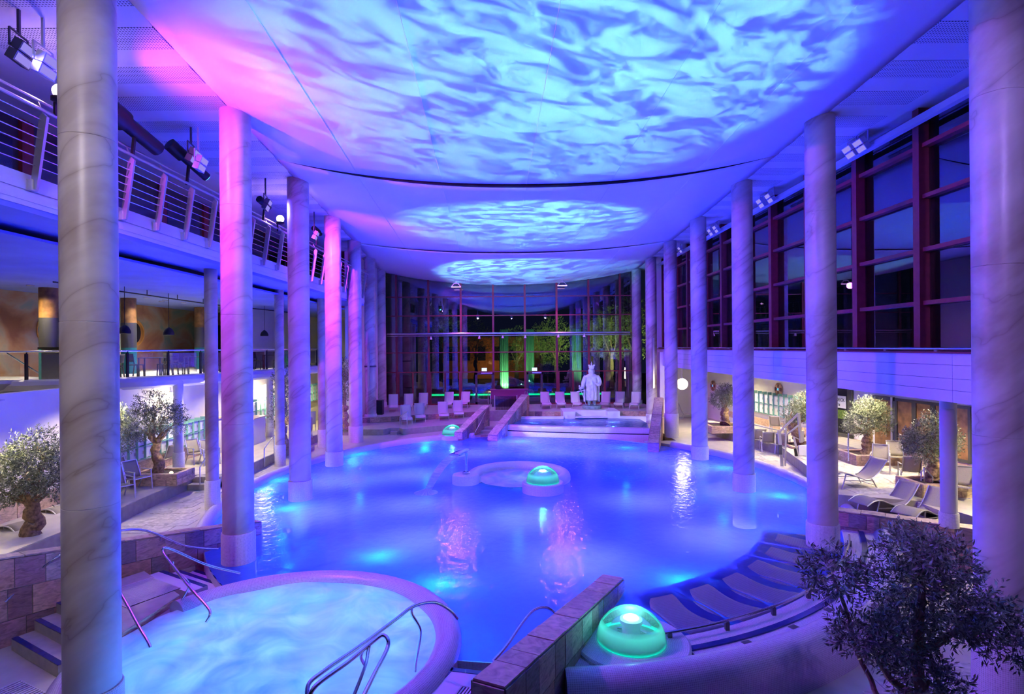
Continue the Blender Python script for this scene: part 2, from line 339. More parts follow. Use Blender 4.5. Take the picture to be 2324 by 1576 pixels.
class MB:
    def __init__(s): s.v = []; s.f = []; s.uv = {}; s.flat = set()
    def add(s, vs, fs, uvs=None):
        o = len(s.v); s.v += [Vector(x) for x in vs]
        for i, f in enumerate(fs):
            if uvs: s.uv[len(s.f)] = uvs[i]
            s.f.append(tuple(o + k for k in f))
        return s
    def box(s, a, b):
        (x0, y0, z0), (x1, y1, z1) = a, b
        return s.add([(x0, y0, z0), (x1, y0, z0), (x1, y1, z0), (x0, y1, z0), (x0, y0, z1), (x1, y0, z1), (x1, y1, z1), (x0, y1, z1)],
                     [(0, 3, 2, 1), (4, 5, 6, 7), (0, 1, 5, 4), (1, 2, 6, 5), (2, 3, 7, 6), (3, 0, 4, 7)])
    def bar(s, p, q, w, h=None, up=(0, 0, 1)):
        """square bar between two points"""
        p, q = Vector(p), Vector(q); h = h or w; d = (q - p).normalized(); up = Vector(up)
        if abs(d.dot(up)) > 0.98: up = Vector((0, 1, 0))
        x = d.cross(up).normalized() * w / 2; y = x.cross(d).normalized() * h / 2
        return s.add([p - x - y, p + x - y, p + x + y, p - x + y, q - x - y, q + x - y, q + x + y, q - x + y],
                     [(0, 1, 2, 3), (7, 6, 5, 4), (0, 4, 5, 1), (1, 5, 6, 2), (2, 6, 7, 3), (3, 7, 4, 0)])
    def prism(s, poly, z0, z1):
        n = len(poly)
        A = [(p[0], p[1], z0) for p in poly]; B = [(p[0], p[1], z1 if not callable(z1) else z1(p)) for p in poly]
        return s.add(A + B, [tuple(range(n - 1, -1, -1)), tuple(range(n, 2 * n))] + [(i, (i + 1) % n, n + (i + 1) % n, n + i) for i in range(n)])
    def tube(s, pts, r, n=8, cap=True):
        pts = [Vector(p) for p in pts]; rs = r if isinstance(r, (list, tuple)) else [r] * len(pts)
        d0 = (pts[1] - pts[0]).normalized(); ref = Vector((0, 0, 1)) if abs(d0.z) < 0.9 else Vector((1, 0, 0))
        x = d0.cross(ref).normalized(); vs = []; L = 0; Ls = []
        for i, p in enumerate(pts):
            d = (pts[min(i + 1, len(pts) - 1)] - pts[max(i - 1, 0)]).normalized()
            x = (x - d * x.dot(d)).normalized(); y = d.cross(x)
            if i: L += (p - pts[i - 1]).length
            Ls.append(L)
            vs += [p + (x * math.cos(2 * PI * k / n) + y * math.sin(2 * PI * k / n)) * rs[i] for k in range(n)]
        fs = []; uv = []
        for i in range(len(pts) - 1):
            for k in range(n):
                a, b = i * n + k, i * n + (k + 1) % n
                fs.append((a, b, b + n, a + n)); per = 2 * PI * rs[i] / n
                uv.append([(Ls[i], k * per), (Ls[i], (k + 1) * per), (Ls[i + 1], (k + 1) * per), (Ls[i + 1], k * per)])
        if cap:
            fs += [tuple(range(n - 1, -1, -1)), tuple(range(len(vs) - n, len(vs)))]; uv += [[(0, 0)] * n] * 2
        return s.add(vs, fs, uv)
    def lathe(s, prof, c=(0, 0, 0), n=32, a0=0.0, a1=2 * PI, cap=True):
        """profile [(r,z)] turned about the vertical through c; uv in metres"""
        c = Vector(c); full = abs(a1 - a0 - 2 * PI) < 1e-6; m = n if full else n + 1
        vs = []; Ls = [0]
        for i in range(1, len(prof)): Ls.append(Ls[-1] + math.hypot(prof[i][0] - prof[i - 1][0], prof[i][1] - prof[i - 1][1]))
        R = max(p[0] for p in prof)
        for r, z in prof:
            vs += [c + Vector((r * math.cos(a0 + (a1 - a0) * k / n), r * math.sin(a0 + (a1 - a0) * k / n), z)) for k in range(m)]
        fs = []; uv = []
        for i in range(len(prof) - 1):
            for k in range(n):
                a, b = i * m + k, i * m + (k + 1) % m
                fs.append((a, b, b + m, a + m)); u0, u1 = (a1 - a0) * k / n * R, (a1 - a0) * (k + 1) / n * R
                uv.append([(u0, Ls[i]), (u1, Ls[i]), (u1, Ls[i + 1]), (u0, Ls[i + 1])])
        if cap and full:
            for i in (0, len(prof) - 1):
                if prof[i][0] > 1e-4:
                    fs.append(tuple(i * m + k for k in (range(n - 1, -1, -1) if i == 0 else range(n))))
                    uv.append([(vs[i * m + k].x, vs[i * m + k].y) for k in (range(n - 1, -1, -1) if i == 0 else range(n))])
        return s.add(vs, fs, uv)
    def sweep(s, path, prof, normals, closed=False):
        """profile [(offset,z)] swept along a plan path with plan normals; uv in metres"""
        m = len(prof); vs = []; Lp = [0]; L = [0]
        for i in range(1, m): Lp.append(Lp[-1] + math.hypot(prof[i][0] - prof[i - 1][0], prof[i][1] - prof[i - 1][1]))
        for i in range(1, len(path)): L.append(L[-1] + math.hypot(path[i][0] - path[i - 1][0], path[i][1] - path[i - 1][1]))
        for p, nn in zip(path, normals):
            vs += [(p[0] + nn[0] * o, p[1] + nn[1] * o, z) for o, z in prof]
        fs = []; uv = []
        for i in range(len(path) - 1):
            for k in range(m - 1):
                a = i * m + k; fs.append((a, a + 1, a + m + 1, a + m))
                uv.append([(L[i], Lp[k]), (L[i], Lp[k + 1]), (L[i + 1], Lp[k + 1]), (L[i + 1], Lp[k])])
        return s.add(vs, fs, uv)
    def grid(s, fn, nu, nv):
        vs = [fn(i / nu, j / nv) for i in range(nu + 1) for j in range(nv + 1)]; fs = []; uv = []
        for i in range(nu):
            for j in range(nv):
                a = i * (nv + 1) + j; fs.append((a, a + 1, a + nv + 2, a + nv + 1))
                uv.append([(i / nu, j / nv), (i / nu, (j + 1) / nv), ((i + 1) / nu, (j + 1) / nv), ((i + 1) / nu, j / nv)])
        return s.add(vs, fs, uv)
    def ball(s, c, r, n=12, m=8, sx=1, sy=1, sz=1):
        c = Vector(c)
        def fn(a, b):
            t, p = a * 2 * PI, (b - 0.5) * PI
            return c + Vector((r * sx * math.cos(p) * math.cos(t), r * sy * math.cos(p) * math.sin(t), r * sz * math.sin(p)))
        return s.grid(fn, n, m)
    def mesh(s, name, off=Vector((0, 0, 0)), smooth=False, up=False):
        me = bpy.data.meshes.new(name); me.from_pydata([tuple(v - off) for v in s.v], [], s.f)
        if s.uv:
            ul = me.uv_layers.new(name='UVMap').data
            for pi, poly in enumerate(me.polygons):
                u = s.uv.get(pi)
                if u:
                    for k, li in enumerate(poly.loop_indices): ul[li].uv = u[k]
        bm = bmesh.new(); bm.from_mesh(me)
        bmesh.ops.remove_doubles(bm, verts=bm.verts, dist=1e-5)
        bmesh.ops.recalc_face_normals(bm, faces=bm.faces)
        if up and sum(f.normal.z * f.calc_area() for f in bm.faces) < 0: bmesh.ops.reverse_faces(bm, faces=bm.faces)
        if smooth:
            for f in bm.faces: f.smooth = True
            for e in bm.edges:
                if len(e.link_faces) == 2 and e.calc_face_angle(0) > 0.7: e.smooth = False
        bm.to_mesh(me); bm.free(); return me
    def build(s, name, mat, parent=None, smooth=False, label=None, cat=None, group=None, kind=None, local=False, thick=0):
        off = Vector((0, 0, 0))
        if parent and not local: off = origin(parent)
        loc = Vector((0, 0, 0))
        if not parent and not local:
            xs = [v.x for v in s.v]; ys = [v.y for v in s.v]
            loc = Vector(((min(xs) + max(xs)) / 2, (min(ys) + max(ys)) / 2, min(v.z for v in s.v))); off = loc
        me = s.mesh(name, off, smooth, mat in ('pool_water', 'spa_water')); me.materials.append(M[mat])
        o = bpy.data.objects.new(name, me); COL.objects.link(o); o.location = loc
        if parent: o.parent = parent
        if thick:
            md = o.modifiers.new('solid', 'SOLIDIFY'); md.thickness = thick; md.offset = 0
        return props(o, label, cat, group, kind)

def copy_tree(o, parent=None):
    cc = o.copy(); COL.objects.link(cc); cc.parent = parent
    for ch in list(o.children): copy_tree(ch, cc)
    return cc
def place(proto, used, loc, rz=0.0, label=None, group=None, scale=None):
    o = proto if not used else copy_tree(proto)
    o.location = loc; o.rotation_euler = (0, 0, rz)
    if label: o['label'] = label
    if group: o['group'] = group
    return o

_unit = {}
def unit_mesh(mat):
    if mat not in _unit:
        b = MB(); e = 0.5; k = 0.485
        b.add([(-e, -e, -e), (e, -e, -e), (e, e, -e), (-e, e, -e), (-e, -e, .35), (e, -e, .35), (e, e, .35), (-e, e, .35), (-k, -k, e), (k, -k, e), (k, k, e), (-k, k, e)],
              [(0, 3, 2, 1), (0, 1, 5, 4), (1, 2, 6, 5), (2, 3, 7, 6), (3, 0, 4, 7), (4, 5, 9, 8), (5, 6, 10, 9), (6, 7, 11, 10), (7, 4, 8, 11), (8, 9, 10, 11)])
        me = b.mesh('piece_' + mat); me.materials.append(M[mat]); _unit[mat] = me
    return _unit[mat]
def piece(name, mat, parent, center, ax, ay, az):
    """a slab: unit block with local axes ax, ay, az (full lengths), az pointing outwards; shared mesh data"""
    o = bpy.data.objects.new(name, unit_mesh(mat)); COL.objects.link(o); o.parent = parent
    ax, ay, az = Vector(ax), Vector(ay), Vector(az); cl = Vector(center) - origin(parent)
    o.matrix_basis = Matrix(((ax.x, ay.x, az.x, cl.x), (ax.y, ay.y, az.y, cl.y), (ax.z, ay.z, az.z, cl.z), (0, 0, 0, 1)))
    return o
def struct(o): o['kind'] = 'structure'; return o
# ================================================================== structure
EC, EA, EB = (0.5, 21.0), 10.0, 11.8                     # the big oval pool
def ell(t, off=0.0):
    p = Vector((EC[0] + EA * math.cos(t), EC[1] + EB * math.sin(t)))
    n = Vector((math.cos(t) / EA, math.sin(t) / EB)).normalized()
    return p + n * off, n
def ell_x(Y, side, off=0.0):
    k = 1 - ((Y - EC[1]) / (EB + off)) ** 2
    return EC[0] + side * (EA + off) * math.sqrt(max(k, 0))
def ell_y(X, side, off=0.0):
    k = 1 - ((X - EC[0]) / (EA + off)) ** 2
    return EC[1] + side * (EB + off) * math.sqrt(max(k, 0))
DECK, PLAT, LOW = 0.10, 0.50, -0.60
WHC, WHR = Vector((-4.05, 9.7)), 3.15                    # whirlpool

def clad(parent, A, B, C, D, rows, wid, mat, thick=0.03, joint=0.008, name='stone_tile', seed=1, jitter=0.35):
    """stone slabs on the quad A (bottom left) B (bottom right) C (top right) D (top left), each its own piece"""
    A, B, C, D = map(Vector, (A, B, C, D)); rnd = random.Random(seed)
    nrm = (B - A).cross(D - A).normalized(); L = max((B - A).length, (C - D).length); H = max((D - A).length, (C - B).length)
    pt = lambda s, t: A * (1 - s) * (1 - t) + B * s * (1 - t) + C * s * t + D * (1 - s) * t
    off = origin(parent); js, jt = joint / L, joint / H
    ts = [0]
    for r in range(rows): ts.append(ts[-1] + 1 + (rnd.random() - .5) * jitter)
    ts = [t / ts[-1] for t in ts]
    for r in range(rows):
        n = max(1, round(L / wid)); xs = [0]
        for k in range(n): xs.append(xs[-1] + 1 + (rnd.random() - .5) * 2 * jitter)
        xs = [x / xs[-1] for x in xs]
        if r % 2 and n > 1: xs = [0] + [min(max(x + 0.5 / n, 0), 1) for x in xs[:-1]] + [1]
        xs = sorted(set(xs))
        for k in range(len(xs) - 1):
            s0, s1, t0, t1 = xs[k] + js, xs[k + 1] - js, ts[r] + jt, ts[r + 1] - jt
            if s1 - s0 < 2 * js: continue
            th = nrm * (thick * (0.75 + 0.5 * rnd.random()))
            q = [pt(s0, t0), pt(s1, t0), pt(s1, t1), pt(s0, t1)]
            MB().add(q + [x + th for x in q], [(3, 2, 1, 0), (4, 5, 6, 7), (0, 1, 5, 4), (1, 2, 6, 5), (2, 3, 7, 6), (3, 0, 4, 7)]).build(name, mat, parent)

# ---- pool basin
b = MB(); N = 96
ring = [ell(2 * PI * k / N)[0] for k in range(N)]
b.add([(p.x, p.y, -1.3) for p in ring], [tuple(range(N))])
pool_floor = struct(b.build('pool_floor', 'mosaic_fine', label='pale mosaic floor of the oval pool'))
N2 = 360; RW = WHR - .22
ins = [(ell(2 * PI * k / N2)[0] - WHC).length < RW for k in range(N2)]
k0 = next(k for k in range(N2) if ins[k] and not ins[k - 1]); cnt = sum(ins)     # the oval runs through the whirlpool ring here
open_arc = [(k0 + cnt + i) % N2 for i in range(N2 - cnt)]
pts = [ell(2 * PI * k / N2) for k in open_arc]
b = MB(); b.sweep([p for p, n in pts], [(0, -1.3), (0, 0.0)], [n for p, n in pts])
struct(b.build('pool_basin_side', 'mosaic_fine', smooth=True, label='pale mosaic side wall of the oval pool'))
pe, px_ = pts[-1][0] - WHC, pts[0][0] - WHC
a_in, a_out = math.atan2(pe.y, pe.x), math.atan2(px_.y, px_.x)
if a_in < a_out: a_in += 2 * PI
arc = [WHC + Vector((math.cos(a_in + (a_out - a_in) * i / 40), math.sin(a_in + (a_out - a_in) * i / 40))) * RW for i in range(1, 40)]
ring = [ell(2 * PI * k / N2, -.02)[0] for k in open_arc] + arc
b = MB(); b.add([(p.x, p.y, 0) for p in ring], [tuple(range(len(ring)))])
b.build('pool_water', 'pool_water', label='blue lit water filling the large oval pool', cat='water', kind='stuff')

def arc_t(X0, Y0): return math.atan2((Y0 - EC[1]) / EB, (X0 - EC[0]) / EA)
# ---- round nosing along the left, far and right pool edge
def rim(name, t0, t1, label, mat='mosaic_lilac', r=0.20, off=0.12, zc=0.06):
    n = max(8, int(abs(t1 - t0) * 30)); pts = [ell(t0 + (t1 - t0) * k / n) for k in range(n + 1)]
    prof = [(off + r * math.cos(PI - PI * k / 8), zc + r * math.sin(PI * k / 8)) for k in range(9)]
    prof = [(off - r, -0.35)] + prof + [(off + r, -0.05)]
    b = MB(); b.sweep([p for p, q in pts], prof, [q for p, q in pts])
    return struct(b.build(name, mat, smooth=True, label=label))
t_l0, t_l1 = arc_t(-7.3, 15.6) % (2 * PI), arc_t(-4.3, 32.6) % (2 * PI)
rim('pool_edge', t_l1, t_l0, 'rounded lilac mosaic edge of the pool on the locker side')
t_r0, t_r1 = arc_t(9.2, 15.6), arc_t(8.0, 28.9)
rim('pool_edge', t_r0, t_r1, 'rounded lilac mosaic edge of the pool beside the pool lift')
rim('pool_edge', arc_t(-2.2, 32.5), arc_t(-4.3, 32.6), 'short rounded pool edge at the far glass dome')

# ---- decks
def strip_floor(name, ys, xa, xb, z, mat, label, z0=-1.35):
    b = MB()
    for i in range(len(ys) - 1):
        y0, y1 = ys[i], ys[i + 1]
        q = [(xa(y0), y0), (xb(y0), y0), (xb(y1), y1), (xa(y1), y1)]
        b.prism(q, z0, z)
    return struct(b.build(name, mat, label=label))
ysl = [14.2 + (32.6 - 14.2) * k / 30 for k in range(31)]
def wallM_x(Y): return -9.95 + (Y - 11.0) * 2.85 / 4.9
deck_l = strip_floor('floor', [y for y in ysl if y >= 15.4], lambda y: -20.0, lambda y: ell_x(y, -1, 0.12), DECK, 'deck', 'stone paved pool deck on the locker side')
b = MB(); b.prism([(-20, 8.0), (-9.95 - .3, 10.9), (-7.45, 15.45), (-20, 15.45)], -1.35, DECK); struct(b.build('floor', 'deck', label='stone deck behind the sloping stone wall with olive trees'))
deck_r = strip_floor('floor', [15.6 + (30.2 - 15.6) * k / 24 for k in range(25)], lambda y: ell_x(y, 1, 0.12), lambda y: 17.5, DECK, 'deck', 'stone paved pool deck around the pool lift')
b = MB(); b.prism([(-20, 32.6), (ell_x(32.6, -1, .12), 32.6), (-3.0, 32.75), (-2.2, 32.75), (-2.2, 43.6), (-20, 43.6)], -1.35, DECK); struct(b.build('floor', 'deck', label='far deck on the locker side'))
b = MB(); b.prism([(-2.2, 35.0), (0.9, 35.0), (0.9, 33.2), (8.6, 33.2), (8.6, 30.2), (17.5, 30.2), (17.5, 43.6), (-2.2, 43.6)], -1.35, DECK); struct(b.build('floor', 'deck', label='far deck behind the cascade'))
# near lower floor: outside the oval
def near_y(X): return ell_y(X, -1, 0.3) if abs(X - EC[0]) < EA + 0.2 else 21.0
xs = [-13 + 26 * k / 52 for k in range(53)]
b = MB()
for i in range(52):
    x0, x1 = xs[i], xs[i + 1]
    lim = lambda x: min(near_y(x), 15.0) if x > -7.5 else 11.2
    b.prism([(x0, 1.0), (x1, 1.0), (x1, lim(x1)), (x0, lim(x0))], -1.4, LOW)
low_floor = struct(b.build('floor', 'deck', label='lower stone floor in front of the pool parapet'))
# pavers, each a slab of its own
def pavers(parent, x0, x1, y0, y1, z, inside, dx=0.62, dy=0.62, mat='paver_stone'):
    ny = int((y1 - y0) / dy); nx = int((x1 - x0) / dx) + 1
    for j in range(ny):
        for i in range(nx):
            cx = x0 + (i + 0.5 * (j % 2)) * dx + dx / 2; cy = y0 + j * dy + dy / 2
            if all(inside(cx + sx * dx * .5, cy + sy * dy * .5) for sx in (-1, 1) for sy in (-1, 1)):
                piece('paver', mat, parent, (cx, cy, z + 0.004), (dx - .012, 0, 0), (0, dy - .012, 0), (0, 0, 0.016))
pavers(deck_l, -11.4, -7, 15.6, 24.0, DECK, lambda x, y: x > -11.35 and x < ell_x(y, -1, 0.34))
pavers(deck_r, 8, 12.3, 17.8, 27.5, DECK, lambda x, y: x > ell_x(y, 1, 0.34) and x < 10.5 + max(0, (y - 19.8)) * .24)
pavers(low_floor, 0.5, 7.4, 6.2, 10.8, LOW, lambda x, y: y < ell_y(x, -1, 0.9) - .3, 0.8, 0.4)

# ---- raised platforms
platl = [(-20, 9.5), (-11.45, 9.5), (-11.4, 16.6), (-11.6, 21.0), (-10.45, 21.0), (-10.5, 27.0), (-10.4, 30.8), (-10.0, 32.0), (-20, 32.0)]
b = MB(); b.prism(platl, -0.1, PLAT); plat_l = struct(b.build('platform', 'riser', label='raised terrace with olive tree and armchairs under the cafe balcony'))
b = MB(); b.prism([(x - (0.03 if x > -19 else 0), y) for x, y in platl], PLAT, PLAT + 0.012); struct(b.build('platform_top', 'paver', label='beige stone top of the locker side terrace'))
platr = [(11.2, 31.5), (11.8, 27.9), (12.15, 26.1), (10.8, 20.2), (9.95, 17.5), (11.9, 16.7), (12.6, 13.0), (17.5, 13.0), (17.5, 31.5)]
b = MB(); b.prism(platr, -0.1, PLAT); struct(b.build('platform', 'riser', label='raised terrace with armchairs below the window gallery'))
b = MB(); b.prism(platr, PLAT, PLAT + 0.012); plat_r = struct(b.build('platform_top', 'paver', label='beige stone top of the window side terrace'))
def in_poly(poly, x, y):
    c = False; j = len(poly) - 1
    for i in range(len(poly)):
        if (poly[i][1] > y) != (poly[j][1] > y) and x < (poly[j][0] - poly[i][0]) * (y - poly[i][1]) / (poly[j][1] - poly[i][1]) + poly[i][0]: c = not c
        j = i
    return c
pavers(plat_r, 9.5, 15.5, 16.8, 24.0, PLAT + .012, lambda x, y: in_poly(platr, x, y) and x < 15.3, 0.7, 0.7)
# far terrace tiers
def tier(name, poly, z0, z1, top, face, label, rows=1):
    b = MB(); b.prism(poly, z0, z1 - 0.012); o = struct(b.build(name, 'riser', label=label + ', stone face'))
    b = MB(); b.prism(poly, z1 - 0.012, z1); struct(b.build(name + '_top', top, label=label)); return o
t1 = tier('terrace', [(-9.9, 32.9), (-7.4, 32.75), (-7.1, 33.3), (-6.6, 33.3), (-6.3, 32.85), (-4.0, 34.4), (-2.3, 35.4), (-2.3, 38.5), (-9.9, 35.2)], 0.0, 0.45, 'deck', 'slate', 'lower lounger terrace by the far window')
far_poly = [(-9.9, 35.2), (-8.3, 35.75), (-5.0, 37.2), (-1.6, 38.7), (-0.2, 38.9), (0.9, 38.3), (3.2, 38.0), (7.3, 38.0), (9.8, 37.6), (9.8, 43.4), (-9.9, 43.4)]
t2 = tier('terrace', far_poly, 0.0, 0.80, 'deck', 'slate', 'upper lounger terrace along the far window')
for (a, q) in [((-9.9, 35.2), (-8.3, 35.75)), ((-8.3, 35.75), (-5.0, 37.2)), ((-5.0, 37.2), (-1.6, 38.7)), ((0.9, 38.3), (3.2, 38.0)), ((7.3, 38.0), (9.8, 37.6))]:
    clad(t2, (*a, .46), (*q, .46), (*q, .785), (*a, .785), 1, 0.55, 'slate', 0.02, seed=int(a[0] * 10))
b = MB(); b.box((-7.05, 32.95, DECK), (-6.65, 33.35, 0.28)); struct(b.build('deck_step', 'step_stone', label='single stone step up to the lower lounger terrace'))
for (x0, x1, yy) in ((1.3, 2.5, 37.75), (7.5, 8.9, 37.45)):
    b = MB(); b.box((x0, yy, DECK), (x1, yy + .45, 0.34)); o = struct(b.build('deck_step', 'sandstone', label='wide stone step to the upper terrace')); clad(o, (x0, yy, DECK), (x1, yy, DECK), (x1, yy, .34), (x0, yy, .34), 1, .7, 'slate', 0.02)

# ---- flat ceilings either side of the shell
CEIL = 10.85
def lrow(Y): return -6.04 - (Y - 8.2) * 0.1043
def rrow(Y): return 7.5 + (Y - 8.8) * 0.0535
b = MB(); b.box((-20.5, -1, CEIL + .02), (-2, 43.6, CEIL + .3)); ceil_l = struct(b.build('ceiling', 'white_paint', label='flat white ceiling above the upper gallery'))
b = MB(); b.box((2, -1, CEIL + .02), (10.6, 43.6, CEIL + .3)); ceil_r = struct(b.build('ceiling', 'white_paint', label='flat white ceiling above the window gallery'))
for par, xa, xb in ((ceil_l, lambda y: -9.6, lambda y: lrow(y) - .1), (ceil_r, lambda y: rrow(y) + .1, lambda y: 9.5)):
    y = 4.6
    while y < 38:
        b = MB(); b.prism([(xa(y), y), (xb(y), y), (xb(y + .75), y + .75), (xa(y + .75), y + .75)], CEIL - .012, CEIL + .02)
        b.build('acoustic_panel', 'perforated', par)
        b = MB(); b.prism([(xa(y), y + 0.75), (xb(y), y + .75), (xb(y + 1.38), y + 1.38), (xa(y + 1.38), y + 1.38)], CEIL - .012, CEIL + .02)
        b.build('plain_panel', 'white_paint', par); y += 1.40
# ---- sagging shells of the main ceiling
def shell(y0, y1, d0, d1, z_edge, label, lift=0.0):
    b = MB()
    def fn(a, s):
        Y = y0 + (y1 - y0) * a; L, R = lrow(Y) - .05, rrow(Y) + .05; k = 2 * s - 1
        d = d0 + (d1 - d0) * a
        return Vector((L + (R - L) * s, Y, z_edge + lift - d * (1 - abs(k) ** 2.2)))
    b.grid(fn, 24, 40)
    o = struct(b.build('ceiling_shell', 'shell_plaster', smooth=True, label=label, thick=0.06))
    for s in (0.16, 0.33, 0.5, 0.67, 0.84):                       # thin joint beads between the shell strips
        pts = [fn(k / 12, s) + Vector((0, 0, -0.032)) for k in range(13)]
        MB().tube(pts, 0.008, 4).build('joint_bead', 'white_paint', o)
    return o
shell(-1.0, 17.3, 0.95, 0.80, CEIL, 'large sagging white ceiling shell above the near pool')
shell(17.35, 31.1, 0.88, 0.56, CEIL, 'middle sagging white ceiling shell')
shell(31.15, 43.4, 0.60, 1.05, CEIL, 'far sagging white ceiling shell by the end window')
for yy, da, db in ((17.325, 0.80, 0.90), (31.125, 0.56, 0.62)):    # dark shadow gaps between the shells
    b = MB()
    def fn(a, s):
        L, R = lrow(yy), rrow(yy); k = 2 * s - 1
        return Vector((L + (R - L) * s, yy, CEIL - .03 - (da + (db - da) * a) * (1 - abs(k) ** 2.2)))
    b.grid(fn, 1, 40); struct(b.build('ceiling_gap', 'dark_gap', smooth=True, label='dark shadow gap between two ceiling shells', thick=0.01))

# ---- columns
def column(x, y, z0, z1, r, base_h, label, mat='column_stone', base='mosaic', group=None, name='column', plinth=0.035):
    o = thing(name, label, 'column', (x, y, z0), group)
    b = MB(); b.lathe([(r + plinth, z0), (r + plinth, z0 + base_h - .03), (r + plinth - .012, z0 + base_h), (r, z0 + base_h)], (x, y, 0), 36); b.build('mosaic_foot', base, o, True, label='square mosaic sleeve around the foot')
    b = MB(); zz = z0 + base_h; zs = [zz]
    while zs[-1] + 2.6 < z1: zs.append(zs[-1] + 2.6)
    zs.append(z1)
    for a, q in zip(zs[:-1], zs[1:]):
        b = MB(); b.lathe([(r - .006, a), (r, a + .006), (r, q - .006), (r - .006, q)], (x, y, 0), 36); b.build('shaft_drum', mat, o, True)
    return o
ORD = ['first', 'second', 'third', 'fourth', 'fifth', 'sixth', 'seventh']
for k in range(7):
    Y = 8.2 + 5.6 * k; X = lrow(Y); z0 = (LOW if k == 0 else -1.28 if k < 4 else DECK if k < 5 else 0.8 if k > 5 else .45)
    foot = {0: 0.30 - LOW, 1: 0.72 + 1.28, 2: 0.66 + 1.28, 3: 0.62 + 1.28, 4: .85, 5: .5, 6: .35}[k]
    column(X, Y, z0, CEIL - .02, 0.35, foot, ORD[k] + ' marbled stone column counted from the whirlpool, in the row beside the galleries')
for k in range(7):
    Y = 8.8 + 5.65 * k; X = rrow(Y); z0 = (LOW if k == 0 else -1.28 if k < 4 else DECK if k < 6 else 0.8)
    foot = {0: 1.08 - LOW, 1: 0.62 + 1.28, 2: 0.62 + 1.28, 3: 0.60 + 1.28, 4: 1.3, 5: .6, 6: .3}[k]
    column(X, Y, z0, CEIL - .02, 0.35, foot, ORD[k] + ' marbled stone column counted from the foreground ficus tree, in the row before the window gallery')
for k, (x, y) in enumerate([(-9.45, 18.0), (-9.95, 24.5), (-9.65, 29.0)]):
    column(x, y, DECK, 7.66, 0.19, 0.9, ORD[k] + ' slender stone column under the upper gallery, counted from the sloping stone wall', 'column_warm', name='slender_column')
for k, (x, y) in enumerate([(-12.6, 21.6), (-12.7, 30.0)]):
    column(x, y, PLAT + .012, 3.95, 0.17, 0.72, ('blue grey painted column behind the lit olive tree', 'blue grey painted column beside the glowing globe and locker bank')[k], 'plaster_pale', name='painted_column')
column(10.95, 14.4, PLAT + .002, 3.9, 0.18, 0.36, 'blue lit painted column on the end of the slate pool wall', 'plaster_pale', name='painted_column')

# ---- upper gallery (left)
GX = -8.75
b = MB(); b.box((-13.2, 2.0, 7.72), (GX, 34.0, 8.30)); gal = struct(b.build('gallery_slab', 'fascia', label='white slab of the upper gallery'))
for z in (7.90, 8.10):
    b = MB(); b.box((GX, 2.0, z - .09), (GX + .02, 34.0, z + .085)); b.build('fascia_board', 'fascia', gal)
b = MB(); b.box((-12.4, 2, 8.3), (-12.2, 34, CEIL + .02)); gb = struct(b.build('wall_gallery', 'dark_metal', label='dark back wall of the upper gallery'))
for k in range(11):                                               # dark windows and wooden posts of the back wall
    y0 = 3 + k * 2.8
    b = MB(); b.box((-12.2, y0, 8.35), (-12.1, y0 + .35, CEIL)); b.build('post', 'red_wood', gb)
    b = MB(); b.box((-12.2, y0 + .5, 8.6), (-12.17, y0 + 2.6, 10.3)); b.build('pane', 'window_glass', gb)
# soffits of the cafe level
b = MB(); N = 20
edge = [(-11.2 - 1.1 * math.sin(k / N * PI * 3.0 + 0.4), 4 + 30 * k / N) for k in range(N + 1)]
b.prism([(GX - .02, 4), *[(x, y) for x, y in edge], (GX - .02, 34)][::-1], 7.62, 7.72); struct(b.build('ceiling', 'soffit_blue', label='blue painted wavy soffit under the upper gallery'))
b = MB(); b.box((-20.5, 2, 7.40), (-9.9, 43, 7.46)); struct(b.build('ceiling', 'soffit_blue', label='lower blue painted cafe ceiling'))
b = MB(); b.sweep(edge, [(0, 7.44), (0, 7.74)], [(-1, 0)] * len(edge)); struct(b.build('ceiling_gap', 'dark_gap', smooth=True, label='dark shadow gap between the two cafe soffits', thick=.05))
# ---- cafe balcony
bal = [(-20, 17.0), (-17.2, 18.4), (-15.2, 18.9), (-13.5, 20.0), (-12.4, 22.2), (-11.7, 25.0), (-11.2, 28.5), (-11.0, 32.0), (-11.0, 36.0)]
balp = [(p.x, p.y) for p in smooth_path([(x, y, 0) for x, y in bal], 5)]
bn = []
for i in range(len(balp)):
    a, q = balp[max(i - 1, 0)], balp[min(i + 1, len(balp) - 1)]; d = Vector((q[0] - a[0], q[1] - a[1])).normalized(); bn.append((d.y, -d.x))
b = MB(); b.prism(balp + [(-20, 36.0)], 3.95, 4.05); struct(b.build('balcony_slab', 'wall_cream', label='cafe balcony slab'))
b = MB(); b.sweep(balp, [(-.35, 3.82), (-.1, 3.70), (.12, 3.80), (.20, 3.97), (.16, 4.10), (.02, 4.15), (-.12, 4.15), (-.12, 4.05)], bn); struct(b.build('balcony_edge', 'plaster_pale', smooth=True, label='rounded white edge of the cafe balcony'))
# round bulge at the camera end of the balcony
b = MB(); b.lathe([(0.2, 3.35), (1.6, 3.55), (2.5, 3.85), (2.75, 4.05), (2.7, 4.15), (0.1, 4.15)], (-18.9, 18.6, 0), 40); struct(b.build('balcony_bulge', 'plaster_pale', smooth=True, label='round white bowl shaped bulge of the cafe balcony'))
